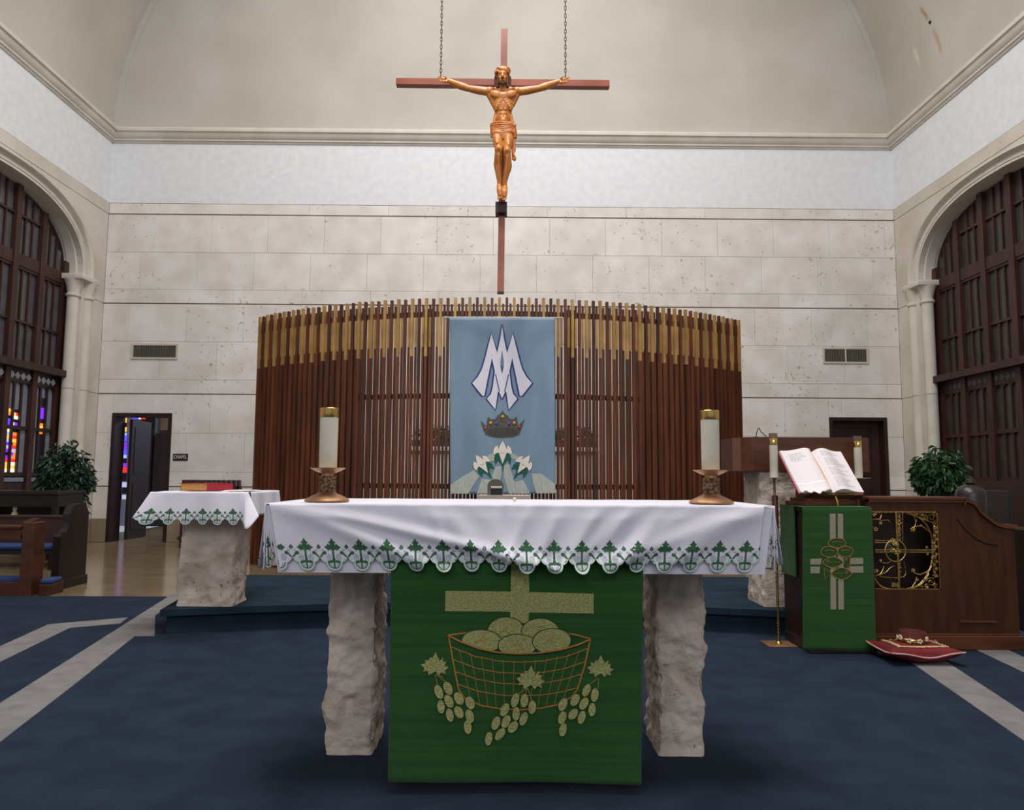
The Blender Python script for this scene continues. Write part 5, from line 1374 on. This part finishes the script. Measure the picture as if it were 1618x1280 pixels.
def body(b):
    # trunk
    blob(b, 538, 335, 100, 68, 58); blob(b, 536, 400, 84, 80, 52); blob(b, 538, 480, 68, 70, 42); blob(b, 534, 575, 92, 66, 52)
    cap(b, 440, 290, 30, 490, 272, 34); cap(b, 640, 288, 30, 585, 272, 34)
    cap(b, 430, 300, 34, 470, 400, 22, .0); cap(b, 648, 298, 32, 612, 390, 22, .0)
    # pectorals, breastbone, collar bones
    blob(b, 486, 322, 54, 36, 20, -.044, 10); blob(b, 591, 322, 54, 36, 20, -.044, -10); blob(b, 538, 330, 60, 34, 16, -.046)
    cap(b, 530, 284, 6, 450, 268, 7, -.038); cap(b, 546, 284, 6, 630, 268, 7, -.038)
    # rib arch and ribs
    for s in (-1, 1):
        cx = 538
        for i, (y0, y1, x0, x1) in enumerate(((372, 366, 78, 26), (390, 382, 80, 34), (408, 400, 80, 42), (426, 420, 76, 50), (444, 442, 68, 54))):
            cap(b, cx+s*x0, y0, 7, cx+s*(x0+x1)/2, (y0+y1)/2+4, 7, -.020, -.044); cap(b, cx+s*(x0+x1)/2, (y0+y1)/2+4, 7, cx+s*x1, y1, 6, -.044, -.051)
        cap(b, cx+s*12, 372, 8, cx+s*50, 420, 8, -.052, -.046); cap(b, cx+s*50, 420, 8, cx+s*64, 456, 7, -.046, -.030)
        blob(b, cx+s*17, 440, 14, 16, 9, -.042); blob(b, cx+s*17, 472, 14, 15, 9, -.040); blob(b, cx+s*16, 505, 14, 18, 9, -.040)
        cap(b, cx+s*62, 470, 12, cx+s*74, 540, 16, -.014)
    blob(b, 538, 525, 34, 26, 16, -.034)
    # neck
    cap(b, 537, 288, 34, 535, 240, 28, -.008, -.030)
    cap(b, 520, 285, 8, 508, 235, 8, -.034, -.04); cap(b, 554, 285, 8, 562, 235, 8, -.034, -.04)
    # head, leaning forward and a little down
    blob(b, 533, 178, 45, 62, 54, -.045); blob(b, 533, 222, 34, 36, 36, -.068)
    blob(b, 533, 172, 36, 20, 20, -.090)                                  # brow
    cap(b, 533, 176, 6, 533, 212, 10, -.104, -.122)                      # nose
    cap(b, 524, 214, 5, 542, 214, 5, -.112)                              # nostrils
    blob(b, 512, 208, 13, 10, 12, -.092); blob(b, 554, 208, 13, 10, 12, -.092)   # cheeks
    blob(b, 516, 192, 8, 5, 6, -.098); blob(b, 550, 192, 8, 5, 6, -.098)         # closed eyes
    cap(b, 522, 232, 4.5, 544, 232, 4.5, -.108)                          # lips
    blob(b, 489, 200, 5, 14, 10, -.045); blob(b, 577, 200, 5, 14, 10, -.045)     # ears
    # arms: (shoulder, elbow, wrist)
    def arm(s, sh, el, wr):
        (sx, sy), (ex, ey), (wx, wy) = sh, el, wr
        blob(b, sx, sy+4, 40, 38, 38, -.006)
        cap(b, sx, sy+6, 36, (sx+ex)/2, (sy+ey)/2+6, 34, -.004, .0); cap(b, (sx+ex)/2, (sy+ey)/2+6, 34, ex, ey, 26, .0, .004)
        cap(b, sx+s*20, sy-8, 14, sx+s*120, (sy+ey)/2-10, 11, -.022, -.014)     # biceps
        cap(b, sx+s*15, sy+14, 13, sx+s*130, (sy+ey)/2+10, 10, .004)
        blob(b, ex, ey, 28, 28, 26, .004)
        cap(b, ex+s*6, ey-4, 29, ex+s*44, ey-16, 32, .004); cap(b, ex+s*44, ey-16, 32, wx, wy, 18, .004, .008)
        cap(b, ex+s*20, ey-16, 10, wx-s*20, wy-6, 6, -.012, .0)
        # palm
        blob(b, wx+s*22, wy-4, 28, 22, 13, .008, s*20)
        blob(b, wx+s*24, wy+8, 22, 13, 12, .004)
        # thumb leaves the side of the palm; four fingers, unequal, bent
        cap(b, wx+s*12, wy-14, 6.5, wx+s*30, wy-26, 5.5, .002, -.016); cap(b, wx+s*30, wy-26, 5.5, wx+s*48, wy-24, 4.5, -.016, -.030)
        for k_, (yo, l1, l2, l3) in enumerate(((-16, 22, 17, 13), (-8, 23, 16, 9), (1, 21, 13, 5), (9, 17, 10, 3))):
            x0, y0 = wx+s*42, wy+yo+2
            x1, y1 = x0+s*l1, y0-4+k_*2.5; x2, y2 = x1+s*l2*.75, y1+1+k_*1.8; x3, y3 = x2+s*l3*(.9-.45*k_), y2+3+k_
            cap(b, x0-s*8, y0, 6, x1, y1, 5.2, .006, -.012); cap(b, x1, y1, 5.2, x2, y2, 4.7, -.012, -.030); cap(b, x2, y2, 4.7, x3, y3, 4.2, -.030, -.036)
    arm(-1, (428, 278), (240, 250), (98, 190)); arm(1, (648, 278), (838, 252), (984, 196))
    # legs, knees pushed forward, shins crossing to the block
    for hx, hy, kx, ky, ax_, ay_, s, kd in ((490, 610, 500, 792, 506, 1062, -1, -.105), (578, 610, 570, 802, 552, 1066, 1, -.095)):
        blob(b, hx, hy, 50, 50, 48, -.010)
        cap(b, hx, hy, 50, (hx+kx)/2, (hy+ky)/2, 45, -.01, -.055); cap(b, (hx+kx)/2, (hy+ky)/2, 45, kx, ky-14, 32, -.055, kd+.01)
        cap(b, hx+s*12, hy+30, 26, kx+s*10, ky-50, 16, -.045, kd-.006)
        blob(b, kx, ky, 33, 32, 32, kd); blob(b, kx, ky-4, 17, 18, 12, kd-.028)
        cap(b, kx, ky+10, 30, kx+s*8, ky+95, 33, kd+.004, -.045); cap(b, kx+s*8, ky+95, 33, ax_, ay_-50, 20, -.045, -.030); cap(b, ax_, ay_-50, 20, ax_, ay_, 19, -.030, -.036)
        blob(b, kx+s*14, ky+100, 22, 50, 24, -.020)
        cap(b, kx, ky+40, 9, ax_, ay_-20, 7, kd+.0-.012, -.054)
    # feet, one over the other
    for ax_, ay_, tx, ty, d0, d1, w_ in ((552, 1068, 546, 1160, -.035, -.060, 1), (506, 1066, 514, 1160, -.050, -.086, 1)):
        blob(b, ax_, ay_, 21, 22, 24, d0); cap(b, ax_, ay_, 23, (ax_+tx)/2, (ay_+ty)/2, 25, d0, (d0+d1)/2-.01); cap(b, (ax_+tx)/2, (ay_+ty)/2, 25, tx, ty-14, 22, (d0+d1)/2-.01, d1)
        for k_, (ox, L_, r) in enumerate(((-15, 20, 7.5), (-6, 20, 6), (2, 18, 5.6), (9, 15, 5.2), (15, 12, 5))):
            cap(b, tx+ox*w_, ty-8, r, tx+ox*1.25*w_, ty+L_, r*.85, d1-.004, d1-.012)
corpus = fused('corpus', cr, body, figure_wood, .0048, 2)
# hair falling to the shoulders, crown of thorns, beard, loincloth, nails
def hair(b):
    blob(b, 533, 150, 52, 50, 56, -.020)
    blob(b, 533, 200, 52, 60, 36, .010)
    rn = random.Random(2)
    for s in (-1, 1):
        for k_ in range(7):
            x = 533+s*(40+k_*3.0); d = -.052+k_*.011
            pts = [fp(x+s*rn.uniform(-4, 4), 150+q*30, d+rn.uniform(-.005, .005)) for q in range(5)]
            pts = [p_+Vector((s*.006*math.sin(q*1.7+k_), 0, 0)) for q, p_ in enumerate(pts)]
            b.tube(smooth_pts(pts, 3), [.0105*(1-.35*i/12) for i in range(13)], 8)
fused('hair', cr, hair, hair_wood, .005, 1)
def beard(b):
    blob(b, 533, 250, 20, 20, 14, -.085)
    cap(b, 505, 215, 6, 516, 248, 8, -.078, -.088); cap(b, 561, 215, 6, 550, 248, 8, -.078, -.088)
    cap(b, 520, 226, 4, 533, 223, 4.5, -.112, -.118); cap(b, 546, 226, 4, 533, 223, 4.5, -.112, -.118)
    cap(b, 528, 255, 9, 530, 272, 5, -.088, -.080); cap(b, 539, 255, 9, 537, 272, 5, -.088, -.080)
fused('beard', cr, beard, hair_wood, .0035, 1)
def thorns(b):
    for k_ in range(4):
        pts = []
        for i in range(41):
            t = 2*PI*i/40; rr2 = 1+.07*math.sin(5*t+k_*1.6)
            c0 = fp(533, 136, -.030)
            pts.append(c0+Vector((.062*rr2*math.cos(t), .064*rr2*math.sin(t), .015*math.sin(4*t+k_*PI/2)+.006*(k_-1.5)-.010*-math.sin(t))))
        b.tube(pts, .0085, 8, cap=False)
    rn = random.Random(8)
    for i in range(26):
        t = rn.uniform(0, 2*PI); c0 = fp(533, 136, -.030)+Vector((.064*math.cos(t), .066*math.sin(t), rn.uniform(-.018, .018)))
        d = Vector((math.cos(t), math.sin(t), rn.uniform(-.8, .8))).normalized(); b.tube([c0, c0+d*.016], [.0035, .0008], 6)
    blob(b, 533, 122, 54, 28, 56, -.024)
fused('crown_of_thorns', cr, thorns, figure_wood, .0038, 1)
def loin(b):
    blob(b, 536, 575, 102, 40, 62, -.004); blob(b, 530, 620, 98, 44, 60, -.022); blob(b, 500, 640, 60, 38, 52, -.034); blob(b, 575, 630, 60, 36, 52, -.032)
    for k_ in range(9):
        y0 = 552+k_*12.5; y1 = 560+k_*7; sag = 8+k_*7
        pts = [fp(434+k_*.5, y0, -.010), fp(455, y0+sag*.35, -.048), fp(500, y0+sag*.75, -.076), fp(550, (y0+y1)/2+sag*.8, -.084), fp(600, y1+sag*.35, -.066), fp(630, y1+2, -.030)]
        b.tube(smooth_pts(pts, 4), .0062+.0015*(k_ % 2), 8)
    for k_ in range(3): # waist roll
        pts = [fp(440, 548+k_*7, .0), fp(480, 556+k_*7, -.046), fp(540, 560+k_*6, -.060), fp(600, 552+k_*7, -.046), fp(632, 552+k_*7, -.006)]
        b.tube(smooth_pts(pts, 4), .0075, 8)
    blob(b, 626, 572, 18, 22, 18, -.040)
    for k_ in range(4):
        pts = [fp(622+k_*5, 585, -.045+k_*.008), fp(630+k_*4, 630, -.050+k_*.006), fp(632+k_*4, 672, -.044+k_*.006)]
        b.tube(smooth_pts(pts, 4), .0085, 8)
    pts = [fp(628, 660, -.03), fp(626, 720, -.03), fp(630, 765, -.035), fp(620, 800, -.04), fp(634, 830, -.04), fp(622, 852, -.035)]
    b.tube(smooth_pts(pts, 4), [.012]*9+[.010]*8+[.014]*4, 8)
    pts = [fp(616, 670, -.03), fp(612, 730, -.03), fp(612, 790, -.035), fp(614, 845, -.03)]
    b.tube(smooth_pts(pts, 4), .009, 8)
fused('loincloth', cr, loin, cloth_wood, .0042, 2)
for (x, y, d) in ((521, 1103, -.090), (70, 182, -.012), (1012, 190, -.012)):
    MB().ball(fp(x, y, d), .0055, (1, .8, 1), 2).build('nail', iron, cr, smooth=True)

# ================================================================ PEWS, LEFT
def pew_end(b, xc, t, y0, y1, h, seat_z, face=-1):
    """silhouette in (y, z): rounded top at the back, arm step, foot block"""
    pts = [(y0, .0), (y0, seat_z+.14), (y0+.02, seat_z+.17), (y0+.09, seat_z+.18), (y0+.12, seat_z+.21), (y0+.135, seat_z+.26), (y0+.14, h-.09), (y0+.17, h-.03), (y0+.23, h), (y1-.10, h), (y1-.04, h-.03), (y1, h-.09), (y1, 0)]
    b.yz(pts, xc-t/2, xc+t/2)
pw = empty('church_pew', (-4.75, 7.75, 0), 'dark wooden pew with blue seat cushion at the left edge, near the ficus', 'pew')
PX1 = -4.27
def rz(b, a): return b.xf(Matrix.Translation((PX1, 7.6, 0)) @ Matrix.Rotation(a, 4, 'Z') @ Matrix.Translation((-PX1, -7.6, 0)))
b = MB(); pew_end(b, PX1, .07, 7.29, 7.76, .80, .36); b.box(PX1-.05, PX1+.05, 7.26, 7.78, 0, .09, .008); rz(b, -.0).build('pew_end', black_wood, pw)
b = MB(); pew_end(b, -6.45, .07, 7.29, 7.76, .80, .36); b.build('pew_end', black_wood, pw)
MB().box(-6.42, PX1-.03, 7.64, 7.68, .40, .67, .004).box(-6.42, PX1-.03, 7.62, 7.70, .66, .685, .006).build('backrest', M('pew_back', (64, 42, 38), .4), pw)
MB().box(-6.42, PX1-.03, 7.32, 7.64, .33, .37, .004).build('seat', black_wood, pw)
MB().box(-6.40, PX1-.05, 7.31, 7.62, .370, .415, .015).build('seat_cushion', cushion_blue, pw, smooth=True, auto=50)
kn = empty('prie_dieu', (-4.6, 7.05, 0), 'reddish-brown kneeling desk with blue kneeler in front of the pew, left edge', 'kneeler')
KX = at(45, 900, Y=7.02).x
b = MB(); b.yz([(6.93, 0), (6.93, .10), (6.98, .12), (6.98, .52), (6.94, .56), (6.94, .66), (7.10, .69), (7.10, .12), (7.22, .10), (7.24, 0)], KX-.04, KX+.04); b.build('end_panel', pew_wood, kn)
MB().box(KX-.02, KX+.09, 6.92, 7.10, 0, .66, .01).build('post', pew_wood, kn)
MB().box(-6.4, KX-.04, 6.94, 7.00, .50, .60, .004).build('front_rail', pew_wood, kn)
MB().box(-6.4, KX-.03, 6.90, 7.14, .60, .625, .006).build('desk_top', pew_wood, kn)
MB().box(-6.4, KX+.02, 6.94, 7.00, .0, .12, .004).build('bottom_rail', pew_wood, kn)
MB().box(-6.3, KX-.05, 7.05, 7.22, .06, .10, .004).box(KX+.13, KX+.23, 6.96, 7.20, 0.0, .10, .01).build('kneeler_board', pew_wood, kn)
MB().box(-6.3, KX-.05, 7.05, 7.20, .10, .15, .015).box(KX+.13, KX+.225, 6.98, 7.18, .10, .145, .015).build('kneeler_pad', cushion_blue, kn, smooth=True, auto=50)
# dark console with figurine
ct = empty('console_table', (-5.95, 9.1, 0), 'dark console table below the stained glass window at the left edge', 'table')
MB().box(-6.42, -5.15, 8.75, 9.35, .86, .90, .005).build('top', black_wood, ct)
MB().box(-6.40, -5.17, 8.80, 9.33, .72, .86).build('apron', black_wood, ct)
for x in (-6.38, -5.24):
    for y in (8.80, 9.27): MB().box(x, x+.06, y, y+.06, 0, .72, .004).build('leg', black_wood, ct)
MB().box(-6.33, -5.22, 8.83, 9.30, .36, .39).build('shelf', black_wood, ct)
MB().box(-6.33, -5.22, 9.27, 9.29, .39, .72).build('back_board', black_wood, ct)
fx = at(24, 800, Y=8.9)
fg = empty('cream_figurine', (fx.x, 8.9, .39), 'small cream figurine standing on the shelf of the dark console table', 'figurine')
MB().lathe([(.05, 0), (.05, .015), (.038, .03), (.042, .08), (.048, .14), (.045, .20), (.030, .26), (.014, .275), (.022, .29), (.026, .31), (.018, .33), (.004, .338)], (fx.x, 8.9, .39), 20).ball((fx.x-.040, 8.89, .39+.20), .018, (1, 1, 1.6)).ball((fx.x+.040, 8.89, .39+.20), .018, (1, 1, 1.6)).build('figure', figurine_m, fg, smooth=True)

# ================================================================ PLANTS
def ficus(name, x, y, zc, rad, hgt, lab, seed, n, size, mat):
    t = empty(name, (x, y, 0), lab, 'potted plant', 'potted ficus plants by the side arches')
    MB().lathe([(.13, 0), (.15, .02), (.18, .30), (.19, .33), (.175, .335), (.165, .30)], (x, y, 0), 28, cap=True).build('pot', pot_mat, t, smooth=True, auto=40)
    MB().lathe([(.160, .29), (.158, .305)], (x, y, 0), 28).build('soil', soil, t)
    b = MB(); rn = random.Random(seed)
    for k_ in range(3): b.tube(smooth_pts([Vector((x+.02*k_-.02, y, .29)), Vector((x+.03*math.cos(k_*2.1), y+.03*math.sin(k_*2.1), .6)), Vector((x-.03*math.cos(k_*2.1), y-.02, zc-.1)), Vector((x+.12*math.cos(k_*2.1), y+.1*math.sin(k_*2.1), zc+.2))], 4), [.014]*5+[.011]*4+[.008]*4, 7)
    for k_ in range(16):
        a = rn.uniform(0, 2*PI); r0 = rn.uniform(.5, .9); z0 = zc+rn.uniform(-.25, .25)
        b.tube([Vector((x, y, z0-.08)), Vector((x+rad*r0*.5*math.cos(a), y+rad*r0*.5*math.sin(a), z0+.06)), Vector((x+rad*r0*math.cos(a), y+rad*r0*math.sin(a), z0+.08*rn.uniform(-1, 1)))], [.006, .004, .002], 5)
    b.build('branches', bark, t, smooth=True)
    leaf_cluster('foliage', t, (x, y, zc), (rad, rad, hgt), n, size, mat, seed, droop=.7, shell=.35)
    rn = random.Random(seed+1)
    for k_ in range(3):
        a = rn.uniform(0, 2*PI); leaf_cluster('foliage', t, (x+rad*.75*math.cos(a), y+rad*.5*math.sin(a), zc+hgt*rn.uniform(-.6, .7)), (rad*.42, rad*.4, hgt*.38), n//6, size, mat, seed+3+k_, droop=.7)
pL = at(102, 755, Y=9.9); ficus('potted_ficus', pL.x, 9.9, 1.04, .33, .46, 'dark green bushy ficus in a pot behind the pew, left side', 11, 1500, .085, leaf_mat)
pR = at(1486, 745, Y=9.9); ficus('potted_ficus', pR.x, 9.9, 1.14, .34, .36, 'bright-leaved bushy ficus behind the oak desk, right side', 17, 1300, .10, leaf_mat2)
leaf_cluster('foliage', [o for o in C.objects if o.name == 'potted_ficus'][0], (at(112, 800, Y=9.8).x, 9.8, .72), (.22, .2, .25), 260, .08, leaf_mat, 44, droop=.8)

# ================================================================ RIGHT BACKGROUND
ux = at(1533, 760, Y=7.2)
un = empty('dark_pedestal_lamp', (ux.x, 7.2, 0), 'dark cylindrical urn stand behind the oak desk by the right ficus', 'urn')
MB().lathe([(.16, 0), (.16, .05), (.10, .08), (.09, .50), (.12, .56), (.135, .62), (.135, .95), (.12, 1.0), (.08, 1.03), (.03, 1.05)], (ux.x, 7.2, 0), 32).build('body', M('dark_pewter', (58, 54, 52), .35, .5), un, smooth=True, auto=40)
MB().lathe([(.03, 0), (.045, .01), (.04, .04), (.01, .055)], (ux.x, 7.2, 1.05), 20).build('lid_knob', iron, un, smooth=True)
rp_ = empty('rear_pew', (5.6, 8.0, 0), 'dark reddish pew with tall panelled back behind the oak desk, right edge', 'pew')
rx0 = at(1540, 800, Y=8.4).x
MB().box(rx0, 6.42, 8.40, 8.45, .10, at(1600, 760, Y=8.4).z, .004).build('backrest', M('dark_red_wood', (52, 26, 22), .45, col2=(38, 20, 18), nscale=3), rp_)
MB().box(rx0, 6.42, 7.75, 8.40, .40, .44, .004).build('seat', black_wood, rp_)
MB().box(rx0-.04, rx0, 7.75, 8.46, 0, .98, .01).build('pew_end', black_wood, rp_)
MB().box(6.42, 6.46, 7.75, 8.46, 0, .98, .01).build('pew_end', black_wood, rp_)
b = MB()
q0 = at(1600, 833, Y=5.9)
fr = empty('front_pew', (4.6, 5.9, 0), 'dark pew with blue cushion just right of the oak desk, right edge', 'pew')
fx0 = at(1560, 833, Y=5.9).x; zt_ = q0.z
MB().box(fx0, fx0+2.0, 5.88, 5.93, zt_-.14, zt_, .006).build('top_rail', pew_wood, fr)
MB().box(fx0, fx0+2.0, 5.89, 5.92, .05, zt_-.14).build('back_board', black_wood, fr)
MB().box(fx0, fx0+2.0, 5.40, 5.88, .40, .43, .004).build('seat', black_wood, fr)
MB().box(fx0+.02, fx0+1.98, 5.41, 5.86, .43, .475, .015).build('seat_cushion', cushion_blue, fr, smooth=True, auto=50)
for x in (fx0-.04, fx0+2.0): MB().box(x, x+.04, 5.38, 5.95, .010, .74, .01).build('pew_end', black_wood, fr)
